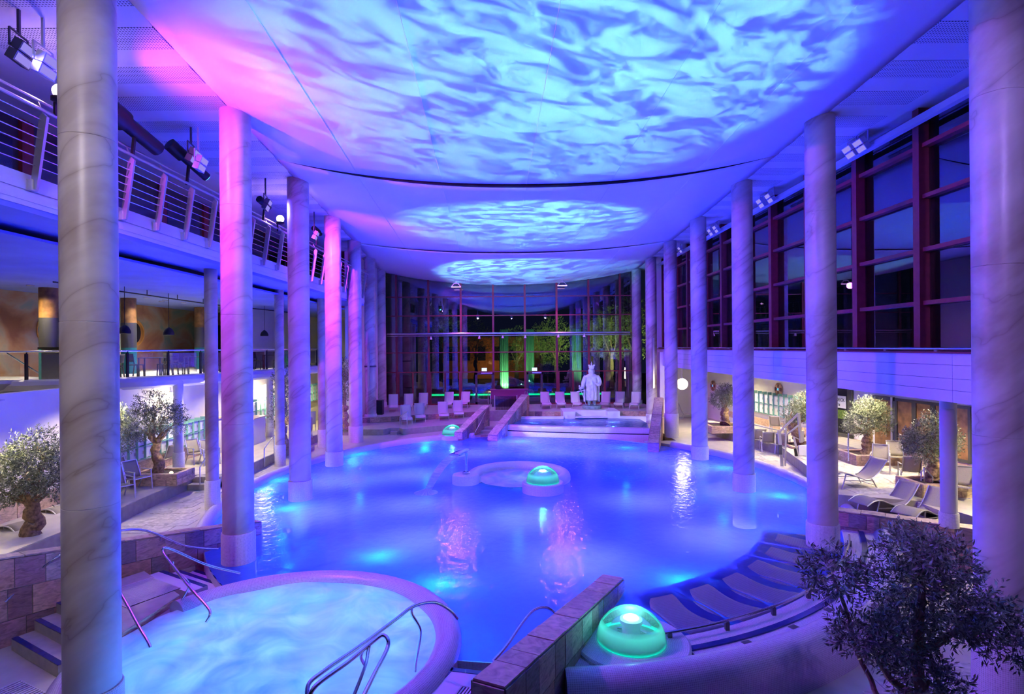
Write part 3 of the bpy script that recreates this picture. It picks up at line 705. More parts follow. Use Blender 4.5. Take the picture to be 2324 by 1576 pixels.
# ---- walls left
b = MB(); b.box((-13.9, 8, -.1), (-13.6, 43.5, 3.95)); wl = struct(b.build('wall_left', 'wall_cream', label='cream ground floor wall behind the lockers'))
clad(wl, (-13.6, 15.0, PLAT), (-13.6, 36, PLAT), (-13.6, 36, 1.02), (-13.6, 15.0, 1.02), 1, 0.6, 'sandstone', 0.02, seed=5)
b = MB(); b.box((-19.3, 6, 4.05), (-19.0, 36, 7.4)); pw = struct(b.build('wall_cafe', 'painted_wall', label='cafe wall painted in ochre, green and rust panels'))
b = MB(); b.box((-19, 35.8, 4.05), (-14.6, 36.1, 7.4)); struct(b.build('wall_cafe', 'painted_wall', label='painted cafe end wall with the dark doorway'))
b = MB(); b.box((-14.7, 31.0, 4.05), (-14.5, 43.0, 7.4)); struct(b.build('wall_cafe', 'white_paint', label='white cafe wall behind the last tables'))
b = MB(); b.prism([(-9.9, 34.0), (-9.5, 34.0), (-9.75, 42.6), (-10.15, 42.6)], DECK, CEIL); struct(b.build('wall_left', 'white_paint', label='tall white wall between the galleries and the far window'))
b = MB(); b.box((-13.6, 42.6, 0), (-9.7, 42.9, CEIL)); struct(b.build('wall_far', 'white_paint', label='white end wall behind the galleries'))
b = MB(); b.box((-20.4, 2, -.2), (-20.0, 43.5, CEIL)); struct(b.build('wall_left', 'wall_cream', label='outer wall of the locker side'))
b = MB(); b.box((-20.4, 7.0, -1.3), (-13.9, 7.3, 7.4)); struct(b.build('wall_left', 'wall_cream', label='plain cream wall beside the near olive tree'))
b = MB(); b.prism([(-15.3, 18.9), (-14.6, 19.4), (-14.4, 20.2), (-15.0, 20.4)], PLAT, 3.95); struct(b.build('pier', 'white_paint', label='white wall pier below the balcony bulge'))

# ---- right side: window gallery
RX = 9.95
b = MB(); b.box((RX - .15, 4.0, 3.85), (17.6, 40.2, 4.0)); struct(b.build('gallery_slab', 'wall_cream', label='slab of the window gallery'))
b = MB(); b.box((RX - .22, 4.0, 3.85), (RX + .05, 38.5, 4.9)); fr = struct(b.build('gallery_parapet', 'dark_gap', label='boarded parapet of the window gallery'))
for k, (z0, z1) in enumerate(((3.80, 4.06), (4.068, 4.32), (4.328, 4.62), (4.628, 4.88))):
    for j in range(4):
        y0 = 4.0 + j * 8.63
        b = MB(); b.box((RX - .25, y0, z0), (RX - .21, y0 + 8.62, z1)); b.build('fascia_board', 'fascia', fr)
b = MB(); b.box((RX - .30, 4.0, 4.88), (RX + .1, 38.5, 4.92)); b.build('sill', 'red_wood', fr)
def mull(name, a, q, w, d, parent, mat='red_wood'): return MB().bar(a, q, w, d).build(name, mat, parent)
wr = thing('window_1', 'tall window wall with dark red wooden posts above the gallery parapet', 'window', (RX + .1, 23, 4.92), kind='structure'); wr['kind'] = 'structure'
posts = [6.4, 9.0, 11.55, 14.1, 16.65, 19.4, 22.1, 24.7, 27.3, 29.9, 32.6, 35.3, 38.0]
rails = [6.1, 7.4, 8.7, 9.95]
for y in posts:
    b = MB(); b.box((RX + .02, y - .11, 4.92), (RX + .40, y + .11, CEIL + .02)); b.build('window_post', 'red_wood', wr)
for i in range(len(posts) - 1):
    y0, y1 = posts[i] + .11, posts[i + 1] - .11
    zs = [4.92] + rails + [CEIL]
    for k in range(5):
        b = MB(); b.box((RX + .27, y0, zs[k] + .05), (RX + .28, y1, zs[k + 1] - .05)); b.build('pane', 'window_glass', wr)
        if k: MB().box((RX + .10, y0, zs[k] - .05), (RX + .32, y1, zs[k] + .05)).build('window_bar', 'red_wood', wr)
for z, nm, lab in ((10.42, 'blind_box', 'long white roller blind box under the window gallery ceiling'),):
    b = MB(); b.box((RX - .18, 5, z), (RX - .02, 38, z + .16)); b.build(nm, 'white_plastic', label=lab, cat='blind box')
b = MB(); b.tube([(RX - .12, 5, 4.97), (RX - .12, 38.3, 4.97)], 0.045, 10)
ro = thing('handrail', 'long steel rail on the window gallery parapet', 'rail', (RX - .12, 22, 4.92)); b.build('pipe', 'steel', ro, True)
for k in range(18): MB().box((RX - .16, 6 + k * 1.8, 4.92), (RX - .08, 6.1 + k * 1.8, 4.96)).build('bracket', 'alu', ro)
# ground floor right wall (leans in towards the far end)
def wrx(Y): return 15.8 - .114 * (Y - 19.9)
b = MB(); b.prism([(wrx(9), 9), (wrx(9) + .3, 9), (wrx(40.4) + .3, 40.4), (wrx(40.4), 40.4)], -.2, 3.85); wrw = struct(b.build('wall_right', 'wall_cream', label='cream ground floor wall with lockers and bronze panels'))
clad(wrw, (wrx(37), 37, PLAT), (wrx(13), 13, PLAT), (wrx(13), 13, 0.9), (wrx(37), 37, 0.9), 1, 0.7, 'sandstone', 0.02, seed=9)
b = MB(); b.box((9.9, 40.2, 0), (17, 40.5, CEIL)); struct(b.build('wall_far', 'white_paint', label='white end wall of the window gallery'))
b = MB(); b.box((9.5, 36.8, DECK), (10.0, 38.5, 4.7)); struct(b.build('pier', 'white_paint', label='white pier at the end of the boarded parapet'))
# ---- far window
wf = thing('window_2', 'curved glass end wall with dark red mullions and glazed doors', 'window', (0, 43, .8)); wf['kind'] = 'structure'
def wy(X): return 43.05 - 0.001 * X * X
mx = [PX for PX in [-9.6, -8.65, -6.25, -3.82, -1.40, 0.98, 3.37, 5.76, 8.12, 9.6]]
zb = [0.80, 3.25, 4.72, 6.10, 7.48, 8.90, 10.8]
for x in mx:
    MB().box((x - .07, wy(x) - .1, .8), (x + .07, wy(x) + .14, 10.8)).build('window_post', 'red_wood', wf)
for i in range(len(mx) - 1):
    xa, xb = mx[i] + .07, mx[i + 1] - .07
    for k in range(6):
        A, Bq = (xa, wy(xa)), (xb, wy(xb))
        door_bay = i in (3, 5)
        MB().add([(A[0], A[1] + .02, zb[k]), (Bq[0], Bq[1] + .02, zb[k]), (Bq[0], Bq[1] + .02, zb[k + 1]), (A[0], A[1] + .02, zb[k + 1])], [(0, 1, 2, 3)]).build('pane', 'window_glass', wf, thick=.012)
        if k: MB().bar((A[0], A[1], zb[k]), (Bq[0], Bq[1], zb[k]), .10, .07).build('window_bar', 'red_wood', wf)
    if i not in (0, 8):
        MB().bar((xa, wy(xa) - .02, .84), (xb, wy(xb) - .02, .84), .12, .10).build('threshold', 'red_wood', wf)
for i in (1, 2, 6, 7):                                                       # glazed double doors
    xa, xb = mx[i] + .07, mx[i + 1] - .07; xm = (xa + xb) / 2
    for x in (xa + .05, xm, xb - .05): MB().box((x - .06, wy(x) - .06, .82), (x + .06, wy(x) + .05, 3.2)).build('door_stile', 'red_wood', wf)
    MB().bar((xm - .14, wy(xm) - .1, 1.75), (xm - .14, wy(xm) - .1, 2.05), .03).build('door_handle', 'steel', wf)
for n, (u0, u1) in enumerate(((1078, 1120), (1194, 1231))):                 # grey escape doors
    x0 = (u0 - CX) / F * 43; x1 = (u1 - CX) / F * 43; y = wy((x0 + x1) / 2) - .09
    d = thing('door_%d' % (n + 1), ('grey framed glass escape door at the locker side of the bar counter', 'grey framed glass escape door beside the three straight loungers')[n], 'door', ((x0 + x1) / 2, y, .8)); d['kind'] = 'structure'
    for bx in (((x0, y - .04, .82), (x0 + .16, y + .04, 3.2)), ((x1 - .16, y - .04, .82), (x1, y + .04, 3.2)), ((x0, y - .04, 3.05), (x1, y + .04, 3.2)), ((x0, y - .04, .82), (x1, y + .04, 1.0))):
        MB().box(*bx).build('frame', 'frame_grey', d)
    hx = x0 + .08 if n == 0 else x1 - .12
    MB().bar((hx, y - .1, 1.7), (hx, y - .1, 2.1), .03).build('handle', 'steel', d)
    MB().box((x0 + .45, y - .12, 3.12), (x1 - .1, y - .04, 3.2)).build('door_closer', 'alu', d)
    e = thing('exit_sign', ('lit exit sign above the escape door beside the bar counter', 'lit exit sign above the escape door beside the straight loungers')[n], 'sign', ((x0 + x1) / 2, y - .1, 3.28))
    ex = (x0 + x1) / 2
    MB().box((ex - .2, y - .16, 3.3), (ex + .2, y - .06, 3.55)).build('housing', 'white_plastic', e); MB().box((ex - .18, y - .17, 3.32), (ex + .18, y - .16, 3.53)).build('lit_face', 'exit_sign', e)
p = thing('cross_pipe', 'bright steel pipe spanning the far window at mid height', 'pipe', (0, 42.9, 6.1))
MB().tube([(x, wy(x) - .32, 6.13) for x in [-9.3 + 18.1 * k / 24 for k in range(25)]], 0.085, 10).build('pipe', 'steel', p, True)
MB().tube([(x, wy(x) - .32, 5.97) for x in [-9.3 + 18.1 * k / 24 for k in range(25)]], 0.04, 8).build('cable_pipe', 'steel', p, True)
for x in mx[1:9]: MB().bar((x, wy(x) - .35, 6.1), (x, wy(x) - .1, 6.1), .06).build('bracket', 'alu', p)
# ================================================================== pool things
def V2(p, z): return Vector((p[0], p[1], z))
# ---- near parapet with ledge, blue tiles, grab rail
ta, tb = arc_t(0.75, 9.2), arc_t(9.0, 15.7)
n = 60; pts = [ell(ta + (tb - ta) * k / n) for k in range(n + 1)]
b = MB(); b.sweep([p for p, q in pts], [(-.42, -1.3), (-.42, .02), (-.40, .04), (.30, .05), (.34, .10), (.42, .19), (.55, .235), (.68, .20), (.78, .10), (.84, -.05), (.86, LOW)], [q for p, q in pts]); b.f.append(tuple(range(11))); b.f.append(tuple(range(len(b.v) - 11, len(b.v))))
par = struct(b.build('parapet', 'mosaic_lilac', smooth=True, label='curved mosaic parapet closing the pool towards the foreground ficus'))
m = 30
for k in range(m):
    t0 = ta + .13 + (tb - ta - .13) * k / m; t1 = ta + .13 + (tb - ta - .13) * (k + .985) / m
    q = [ell(t0, -.03)[0], ell(t1, -.03)[0], ell(t1, .09)[0], ell(t0, .09)[0]]
    MB().prism([(x.x, x.y) for x in q], .03, .075).build('edge_tile', 'blue_tile', par)
for k in range(9):
    t0 = ta + .2 + (tb - ta) * k / 9.5
    q = [ell(t0, .13)[0], ell(t0 + .016, .13)[0], ell(t0 + .016, .25)[0], ell(t0, .25)[0]]
    MB().prism([(x.x, x.y) for x in q], .045, .056).build('drain_cover', 'dark_metal', par)
gr = thing('grab_rail', 'low curved steel grab rail along the parapet ledge', 'rail', V2(ell(ta + .2, -.3)[0], .04))
rp = [V2(ell(ta + .16 + (tb - ta - .25) * k / 40, -.30)[0], .20) for k in range(41)]
MB().tube(rp, .028, 8).build('pipe', 'steel', gr, True)
for k in range(2, 40, 6):
    p = rp[k]; MB().box((p.x - .035, p.y - .035, .03), (p.x + .035, p.y + .035, .19)).build('foot', 'dark_metal', gr)
# ---- underwater massage recliners along the parapet
for k in range(6):
    t0 = ta + .24 + k * .125; t1 = t0 + .118
    def fn(a, s, t0=t0, t1=t1):
        p = ell(t0 + (t1 - t0) * a, -.45 - 1.9 * s)[0]
        return Vector((p.x, p.y, .008 - .075 * max(0, math.cos((a + .22 * math.sin(s * 4.2)) * 2 * PI)) ** 3 - .07 * s ** 5))
    o = MB().grid(fn, 16, 18)
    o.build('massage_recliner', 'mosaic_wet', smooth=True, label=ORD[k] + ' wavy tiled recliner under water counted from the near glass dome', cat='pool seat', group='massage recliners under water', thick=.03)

# ---- sloping slate walls
def slate_wall(name, A, B, w, za, zb, base, label, wid=.48, rows=3, seed=1, mat='slate'):
    """A near end (plan), B far end (plan); tops za, zb"""
    A, B = Vector(A), Vector(B); d = (B - A).normalized(); nn = Vector((d.y, -d.x)) * w / 2
    o = thing(name, label, 'wall', ((A.x + B.x) / 2, (A.y + B.y) / 2, base))
    q = [A + nn, B + nn, B - nn, A - nn]; zt = [za, zb, zb, za]; k = .97
    b = MB(); ctr = (A + B) / 2
    qi = [ctr + (x - ctr) * .985 for x in q]
    b.add([(x.x, x.y, base) for x in qi] + [(x.x, x.y, z - .02) for x, z in zip(qi, zt)], [(3, 2, 1, 0), (4, 5, 6, 7), (0, 1, 5, 4), (1, 2, 6, 5), (2, 3, 7, 6), (3, 0, 4, 7)])
    b.build('core', 'riser', o)
    r, l_ = nn, -nn
    clad(o, V2(A + nn, base), V2(B + nn, base), V2(B + nn, zb), V2(A + nn, za), rows, wid, mat, .02, seed=seed)
    clad(o, V2(B - nn, base), V2(A - nn, base), V2(A - nn, za), V2(B - nn, zb), rows, wid, mat, .02, seed=seed + 1)
    clad(o, V2(A - nn, base), V2(A + nn, base), V2(A + nn, za), V2(A - nn, za), rows, w, mat, .02, seed=seed + 2)
    clad(o, V2(B + nn, base), V2(B - nn, base), V2(B - nn, zb), V2(B + nn, zb), rows, w, mat, .02, seed=seed + 3)
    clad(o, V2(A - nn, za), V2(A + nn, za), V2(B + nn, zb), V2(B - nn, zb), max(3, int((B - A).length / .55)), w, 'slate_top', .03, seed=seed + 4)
    return o
slate_wall('slate_parapet', (-.32, 6.95), (2.08, 12.0), .45, 1.0, .25, LOW, 'sloping slate clad wall between the whirlpool and the near glass dome', seed=11)
slate_wall('slate_parapet', (-10.05, 10.9), (-7.1, 15.9), .34, 1.12, .32, LOW, 'sloping slate clad wall with handrail beside the entry steps', .55, seed=21)
slate_wall('slate_parapet', (-2.98, 31.4), (-1.65, 35.5), .45, .42, 1.47, -.6, 'sloping slate wall beside the far glass dome', .5, seed=31)
slate_wall('slate_parapet', (-1.1, 31.0), (.85, 38.2), .52, .32, 1.90, -.6, 'tall sloping slate wall beside the cascade basin', .55, seed=41)
slate_wall('slate_parapet', (6.75, 27.5), (8.75, 34.2), .50, .42, 2.0, -.6, 'sloping slate wall at the window side of the cascade', .55, seed=51)
slate_wall('slate_parapet', (9.0, 15.95), (11.5, 14.25), .42, .50, .50, LOW, 'low slate wall with the blue lit column on its end', .45, rows=3, seed=61)

# ---- whirlpool
def spa_ring(name, c, R, r, z, a0, a1, mat, label, parent=None):
    nn = 64; b = MB(); path = []; nor = []
    for k in range(nn + 1):
        a = a0 + (a1 - a0) * k / nn; nor.append((math.cos(a), math.sin(a))); path.append((c[0] + (R - r) * math.cos(a), c[1] + (R - r) * math.sin(a)))
    prof = [(-r, -.6)] + [(r * math.cos(PI - PI * k / 10), z - r + r * math.sin(PI * k / 10)) for k in range(11)] + [(r, -1.3)]
    b.sweep(path, prof, nor); m_ = len(prof); b.f.append(tuple(range(m_))); b.f.append(tuple(range(len(b.v) - m_, len(b.v))))
    return b.build(name, mat, parent, smooth=True, label=label)
spa = thing('whirlpool', 'large round whirlpool with mosaic rim beside the entry steps', 'whirlpool', (WHC.x, WHC.y, -.6))
spa_ring('rim', WHC, WHR, .24, .20, math.radians(-75), math.radians(150), 'mosaic_lilac', None, spa)
spa_ring('rim', WHC, WHR, .24, .20, math.radians(178), math.radians(250), 'mosaic_lilac', None, spa)
b = MB(); b.lathe([(WHR - .3, -.58), (0.01, -.58)], (WHC.x, WHC.y, 0), 48); b.build('basin_floor', 'mosaic_fine', spa)
b = MB(); b.lathe([(WHR - .30, -.58), (WHR - .26, -.02)], (WHC.x, WHC.y, 0), 64, cap=False); b.build('basin_wall', 'mosaic_fine', spa, True)
def bub(a, s):
    r = (WHR - .27) * s; t = a * 2 * PI; x, y = WHC.x + r * math.cos(t), WHC.y + r * math.sin(t)
    z = .035 + .03 * math.sin(x * 3.1 + 1.2 * math.sin(y * 2.3)) * math.cos(y * 2.7 + x)
    for (bx, by) in ((-4.6, 10.6), (-3.2, 11.2), (-5.6, 9.4), (-3.0, 9.4), (-4.4, 8.2), (-2.2, 8.6)):
        z += .10 * math.exp(-((x - bx) ** 2 + (y - by) ** 2) / .18)
    return Vector((x, y, z))
b = MB(); b.grid(bub, 96, 40); b.build('whirlpool_water', 'spa_water', smooth=True, label='bubbling pale blue water in the large whirlpool', cat='water', kind='stuff')

# ---- entry steps, landing
dN, dT = Vector((.502, .865)), Vector((.865, -.502))     # along the slate wall, across the path
P0 = Vector((-9.55, 10.95))
st = thing('entry_steps', 'stone entry steps with dark blue nosing tiles rising beside the slate wall', 'steps', (P0.x, P0.y, LOW))
for k in range(3):
    a = P0 + dN * (.36 * k - .05); z = LOW + .2 * (k + 1) + .02; wd = 1.9 - .1 * k
    q = [a, a + dT * wd, a + dT * wd + dN * .42, a + dN * .42]
    MB().prism([(x.x, x.y) for x in q], LOW, z).build('step', 'step_stone', st)
    for j in range(6):
        q2 = [a + dT * (wd * j / 6 + .004), a + dT * (wd * (j + 1) / 6 - .004), a + dT * (wd * (j + 1) / 6 - .004) + dN * .10, a + dT * (wd * j / 6 + .004) + dN * .10]
        MB().prism([(x.x, x.y) for x in q2], z - .01, z + .006).build('nosing_tile', 'blue_tile', st)
LZ = 0.06
lp = [Vector((-9.05, 11.95)), Vector((-7.75, 11.15)), Vector((-7.3, 10.1)), Vector((-7.0, 10.2)), Vector((-6.85, 11.75)), Vector((-8.42, 13.05))]
ld = thing('landing', 'raised landing with drain grating between slate wall and whirlpool', 'landing', (-7.9, 11.7, LOW))
MB().prism([(x.x, x.y) for x in lp], LOW, LZ).build('landing_block', 'step_stone', ld)
MB().bar(V2(lp[3], LZ - .15), V2(lp[4], LZ - .15), .02, .28).build('riser_face', 'slate', ld)
def grating(o, C, ax, ay, z, nslat=22, bars=3):
    """plastic drain grating: C corner, ax across the slats, ay along the slats"""
    MB().prism([tuple(C), tuple(C + ax), tuple(C + ax + ay), tuple(C + ay)], z, z + .006).build('grating_tray', 'dark_gap', o)
    for k in range(nslat):
        a = C + ax * (k + .12) / nslat; q = [a, a + ax * .58 / nslat, a + ax * .58 / nslat + ay, a + ay]
        MB().prism([tuple(x) for x in q], z, z + .016).build('slat', 'grate', o)
    for k in range(bars + 1):
        a = C + ay * (k / bars * .985); q = [a, a + ax, a + ax + ay * .015, a + ay * .015]
        MB().prism([tuple(x) for x in q], z, z + .018).build('cross_bar', 'grate', o)
grating(ld, Vector((-8.55, 11.75)), dT * 1.15, dN * 1.05, LZ)
# steps down into the pool and into the whirlpool
ps = thing('pool_steps', 'submerged steps with dark nosing leading down from the landing into the pool', 'steps', (-7.2, 13.2, -1.25))
for k in range(5):
    a = Vector((-8.42, 13.05)) + dN * (.40 * k); z = LZ - .13 * (k + 1)
    q = [a, a + dT * 1.75, a + dT * 1.75 + dN * .42, a + dN * .42]
    MB().prism([(x.x, x.y) for x in q], -1.25, z).build('step', 'mosaic_lilac', ps)
    for j in range(7):
        w0, w1 = 1.75 * j / 7 + .004, 1.75 * (j + 1) / 7 - .004
        q2 = [a + dT * w0 + dN * .32, a + dT * w1 + dN * .32, a + dT * w1 + dN * .42, a + dT * w0 + dN * .42]
        MB().prism([(x.x, x.y) for x in q2], z - .01, z + .006).build('nosing_tile', 'blue_tile', ps)
ss = thing('whirlpool_steps', 'blue edged step leading from the landing into the whirlpool', 'steps', (-6.6, 11.0, -.55))
for k in range(2):
    a, e = Vector((-6.98 + .35 * k, 10.2 - .05 * k)), Vector((-6.83 + .35 * k, 11.75 - .15 * k)); z = -.06 - .16 * k
    q = [a, a + Vector((.36, -.05)), e + Vector((.36, -.12)), e]
    MB().prism([(x.x, x.y) for x in q], -.57, z).build('step', 'step_stone', ss)
    for j in range(6):
        f0, f1 = j / 6 + .004, (j + 1) / 6 - .004; o0, o1 = Vector((.28, -.04)), Vector((.37, -.05))
        q2 = [a + (e - a) * f0 + o0, a + (e - a) * f1 + o0, a + (e - a) * f1 + o1, a + (e - a) * f0 + o1]
        MB().prism([(x.x, x.y) for x in q2], z - .01, z + .008).build('nosing_tile', 'blue_tile', ss)
# second landing at the slate wall, near right
l2 = thing('landing', 'small landing with drain grating against the near slate wall', 'landing', (-.9, 7.9, LOW))
MB().prism([(-2.0, 6.2), (-.6, 6.2), (-.35, 7.3), (0.35, 8.75), (-1.05, 9.05), (-1.55, 7.9)], LOW, .04).build('landing_block', 'mosaic_lilac', l2)
for j in range(5):
    a = Vector((-1.55, 7.9)) + (Vector((-1.05, 9.05)) - Vector((-1.55, 7.9))) * j / 5; e = Vector((-1.55, 7.9)) + (Vector((-1.05, 9.05)) - Vector((-1.55, 7.9))) * (j + .985) / 5
    MB().prism([(a.x, a.y), (a.x + .1, a.y - .03), (e.x + .1, e.y - .03), (e.x, e.y)], .04, .05).build('nosing_tile', 'blue_tile', l2)
    a = Vector((-1.03, 9.05)) + Vector((1.34, -.29)) * j / 5; e = Vector((-1.03, 9.05)) + Vector((1.34, -.29)) * (j + .985) / 5
    MB().prism([(a.x, a.y - .1), (e.x, e.y - .1), (e.x, e.y), (a.x, a.y)], .04, .05).build('nosing_tile', 'blue_tile', l2)
grating(l2, Vector((-1.35, 7.1)), Vector((.72, -.2)), Vector((.55, 1.45)), .04, 16, 3)
grating(low_floor, Vector((-8.9, 9.2)), Vector((.9, -.45)), Vector((.35, .7)), LOW + .0, 14, 3)

# ---- steel handrails
def rail(name, label, path, r=.026, posts=(), k=6):
    p0 = Vector(path[0]); o = thing(name, label, 'handrail', (p0.x, p0.y, min(Vector(q).z for q in path)))
    MB().tube(smooth_path(path, k), r, 10).build('pipe', 'steel', o, True)
    for pp in posts: MB().tube(smooth_path(pp, 4), r * .85, 8).build('support', 'steel', o, True)
    return o
rail('handrail', 'curved steel handrail on the sloping slate wall by the entry steps', [PD(12, 1368, 11.0), PD(70, 1310, 11.4), PD(132, 1263, 11.7), PD(200, 1222, 12.1), PD(265, 1206, 12.5), PD(320, 1203, 13.0), PD(365, 1217, 13.3), PD(410, 1237, 13.6), PD(455, 1245, 14.0), PD(495, 1247, 14.3)], posts=[[PD(365, 1217, 13.3), PD(364, 1228, 13.35)], [PD(55, 1325, 11.3), PD(57, 1335, 11.45)]])
rail('handrail', 'bent steel handrail between landing, whirlpool and pool steps', [PD(545, 1302, 12.3), PD(470, 1283, 12.0), PD(400, 1252, 11.7), PD(374, 1244, 11.55), PD(370, 1254, 11.5), PD(392, 1284, 11.3), PD(430, 1333, 10.9), PD(470, 1378, 10.6), PD(477, 1395, 10.5), PD(468, 1413, 10.45)], posts=[[PD(392, 1276, 11.35), PD(396, 1292, 11.35), PD(424, 1318, 11.2), PD(428, 1335, 11.2), PD(408, 1372, 11.2), PD(404, 1396, 11.2)]])
rail('handrail', 'straight steel handrail dipping into the whirlpool beside the landing', [PD(266, 1305, 10.6), PD(268, 1335, 10.5), PD(290, 1375, 10.3), PD(316, 1424, 10.0), PD(338, 1462, 9.8), PD(341, 1475, 9.75), PD(335, 1488, 9.75)])
rail('handrail', 'long steel handrail rising over the whirlpool rim towards the near slate wall', [PD(700, 1600, 6.6), PD(700, 1555, 6.75), PD(740, 1520, 7.0), PD(820, 1465, 7.7), PD(900, 1405, 8.4), PD(940, 1376, 8.8), PD(985, 1368, 9.2), PD(1020, 1385, 9.4), PD(1038, 1405, 9.5)], posts=[[PD(934, 1380, 8.8), PD(935, 1395, 8.8), PD(952, 1424, 8.8), PD(953, 1450, 8.8), PD(944, 1500, 8.8), PD(942, 1525, 8.8)]])
rail('handrail', 'looped steel handrail at the whirlpool in front of the near landing', [PD(700, 1590, 6.5), PD(718, 1556, 6.6), PD(790, 1503, 7.0), PD(840, 1462, 7.4), PD(866, 1443, 7.55), PD(880, 1452, 7.5), PD(878, 1475, 7.4), PD(850, 1530, 7.0), PD(815, 1600, 6.6)], posts=[[PD(838, 1467, 7.35), PD(835, 1480, 7.3), PD(828, 1515, 7.1), PD(795, 1600, 6.8)], [PD(824, 1476, 7.3), PD(819, 1492, 7.4), PD(826, 1507, 7.5)]])
rail('handrail', 'arched steel handrail on the water side of the near slate wall', [PD(1120, 1500, 8.6), PD(1150, 1466, 8.9), PD(1190, 1408, 9.6), PD(1215, 1384, 10.0), PD(1240, 1380, 10.2), PD(1258, 1392, 10.2), PD(1262, 1404, 10.1)])
rail('handrail', 'slim steel handrail on the slate wall beside the far glass dome', [PD(1073, 991, 31.8), PD(1090, 960, 33.2), PD(1101, 937, 34.6), PD(1106, 931, 35.2)], .02)
rail('handrail', 'slim steel handrail on the tall slate wall beside the cascade', [PD(1164, 962, 34.2), PD(1170, 950, 34.6), PD(1177, 923, 36.5), PD(1184, 915, 37.4), PD(1192, 917, 37.8), PD(1195, 924, 37.9)], .02)
rail('handrail', 'slim dark handrail on the slate wall at the window side of the cascade', [PD(1490, 1000, 29.5), PD(1497, 970, 31), PD(1500, 955, 32), PD(1505, 947, 32.6), PD(1507, 945, 33)], .02)

# ---- island whirlpool, spout, dome projectors
isl = thing('whirlpool', 'small ring shaped whirlpool island in the middle of the pool', 'whirlpool', (.22, 22.2, -1.29))
spa_ring('rim', (.22, 22.2), 2.0, .22, .32, math.radians(-50), math.radians(205), 'mosaic', None, isl)
b = MB()
def bub2(a, s):
    r = 1.62 * s; t = a * 2 * PI; x, y = .22 + r * math.cos(t), 22.2 + r * math.sin(t)
    z = .05 + .02 * math.sin(x * 5 + y * 2) * math.cos(y * 6)
    for (bx, by) in ((-.5, 22.6), (.4, 22.9), (.1, 21.8), (-.8, 21.9)): z += .10 * math.exp(-((x - bx) ** 2 + (y - by) ** 2) / .12)
    return Vector((x, y, z))
b.grid(bub2, 64, 24); b.build('whirlpool_water', 'spa_water', smooth=True, label='foaming water inside the ring shaped island', cat='water', kind='stuff')
b = MB(); sx, sy = -1.78, 21.5
sp = thing('water_spout', 'steel swan neck water spout on a round mosaic plinth', 'fountain', (sx, sy, -1.29))
b.lathe([(.5, -1.29), (.5, .30), (.47, .34), (.3, .35)], (sx, sy, 0), 40); b.build('plinth', 'mosaic', sp, True)
MB().lathe([(.14, .35), (.14, .42), (.10, .44), (.10, .40), (.06, .40)], (sx + .02, sy, 0), 20).build('collar', 'steel', sp, True)
MB().tube([(sx + .03, sy, .35), (sx + .04, sy, 1.18)], .055, 12).build('post', 'steel', sp, True)
b = MB()
def noz(a, s):
    z = 1.25 - .05 * a - .14 * a * a; wdt = .10 + .14 * a; k = (s - .5) * 2 * wdt
    return Vector((sx + .10 - .50 * a + .85 * k, sy + .06 - .20 * a - .52 * k, z + .04 * (1 - abs(2 * s - 1))))
b.grid(noz, 8, 6); b.build('nozzle', 'steel', sp, True, thick=.05)
b = MB()
def jet(a, s):
    z = 1.05 - .12 * a - .92 * a * a; wdt = .24 - .09 * a
    return Vector((sx - .40 - .85 * a + .85 * (s - .5) * 2 * wdt, sy - .12 - 1.30 * a - .52 * (s - .5) * 2 * wdt, z))
b.grid(jet, 24, 10); b.build('water_jet', 'jet_water', smooth=True, label='smooth arc of falling water from the swan neck spout', cat='water', kind='stuff')
b = MB(); b.lathe([(.02, .16), (.14, .13), (.28, .05), (.42, .02)], (sx - 1.27, sy - 1.44, 0), 24); b.build('splash', 'jet_water', smooth=True, label='white splash where the water arc meets the pool', cat='water', kind='stuff')

def dome(x, y, z, label_i, label_d, isl_r, foot, tgt, angle, power, sc, lo=.36, hi=.63):
    island = True
    if island:
        o = MB().lathe([(isl_r, foot), (isl_r, z - .03), (isl_r - .03, z), (.55, z + .002)], (x, y, 0), 48).build('dome_plinth', 'mosaic_lilac', smooth=True, label=label_i, cat='plinth')
    d = thing('dome_lamp', label_d, 'lamp', (x, y, z))
    R = .58
    MB().lathe([(R * math.cos(a), z + .02 + R * .92 * math.sin(a)) for a in [PI / 2 * k / 14 for k in range(15)]], (x, y, 0), 48, cap=False).build('glass_dome', 'dome_glass', d, True)
    MB().tube([(x + (R - .02) * math.cos(2 * PI * k / 48), y + (R - .02) * math.sin(2 * PI * k / 48), z + .02) for k in range(49)], .014, 6).build('light_ring', 'dome_ring', d, True, label='glowing turquoise ring at the dome foot')
    MB().lathe([(.30, z), (.30, z + .05), (.24, z + .06)], (x, y, 0), 24).build('base_plate', 'dark_metal', d, True)
    MB().lathe([(.15, z + .04), (.15, z + .28), (.19, z + .30), (.19, z + .36), (.13, z + .38)], (x, y, 0), 20).build('projector_body', 'white_plastic', d, True)
    MB().lathe([(.13, z + .381), (.11, z + .40), (.005, z + .40)], (x, y, 0), 20).build('lamp_lens', 'dome_lamp', d, True, label='blazing white projector lens')
    for k in range(4):
        a = k * PI / 2 + .4; MB().box((x + .36 * math.cos(a) - .04, y + .36 * math.sin(a) - .02, z), (x + .36 * math.cos(a) + .04, y + .36 * math.sin(a) + .02, z + .05)).build('clamp', 'steel', d)
    L = lamp('dome_projector', 'SPOT', (x, y, z + .66), power, (.16, .55, 1.0), .03, tgt, angle, .30, d); gobo(L, sc, lo, hi, stretch=(1.0, 1.9))
    lamp('dome_glow', 'POINT', (x, y, z + .47), POW['dome'] * .0045, (.16, .92, .85), .04, parent=d)
dome(1.98, 9.7, .12, 'round mosaic plinth against the near slate wall', 'large glass dome lamp on the parapet beside the near slate wall', .98, LOW, (.9, 11.2, 10), 66, POW['dome'] * 1.75, 11)
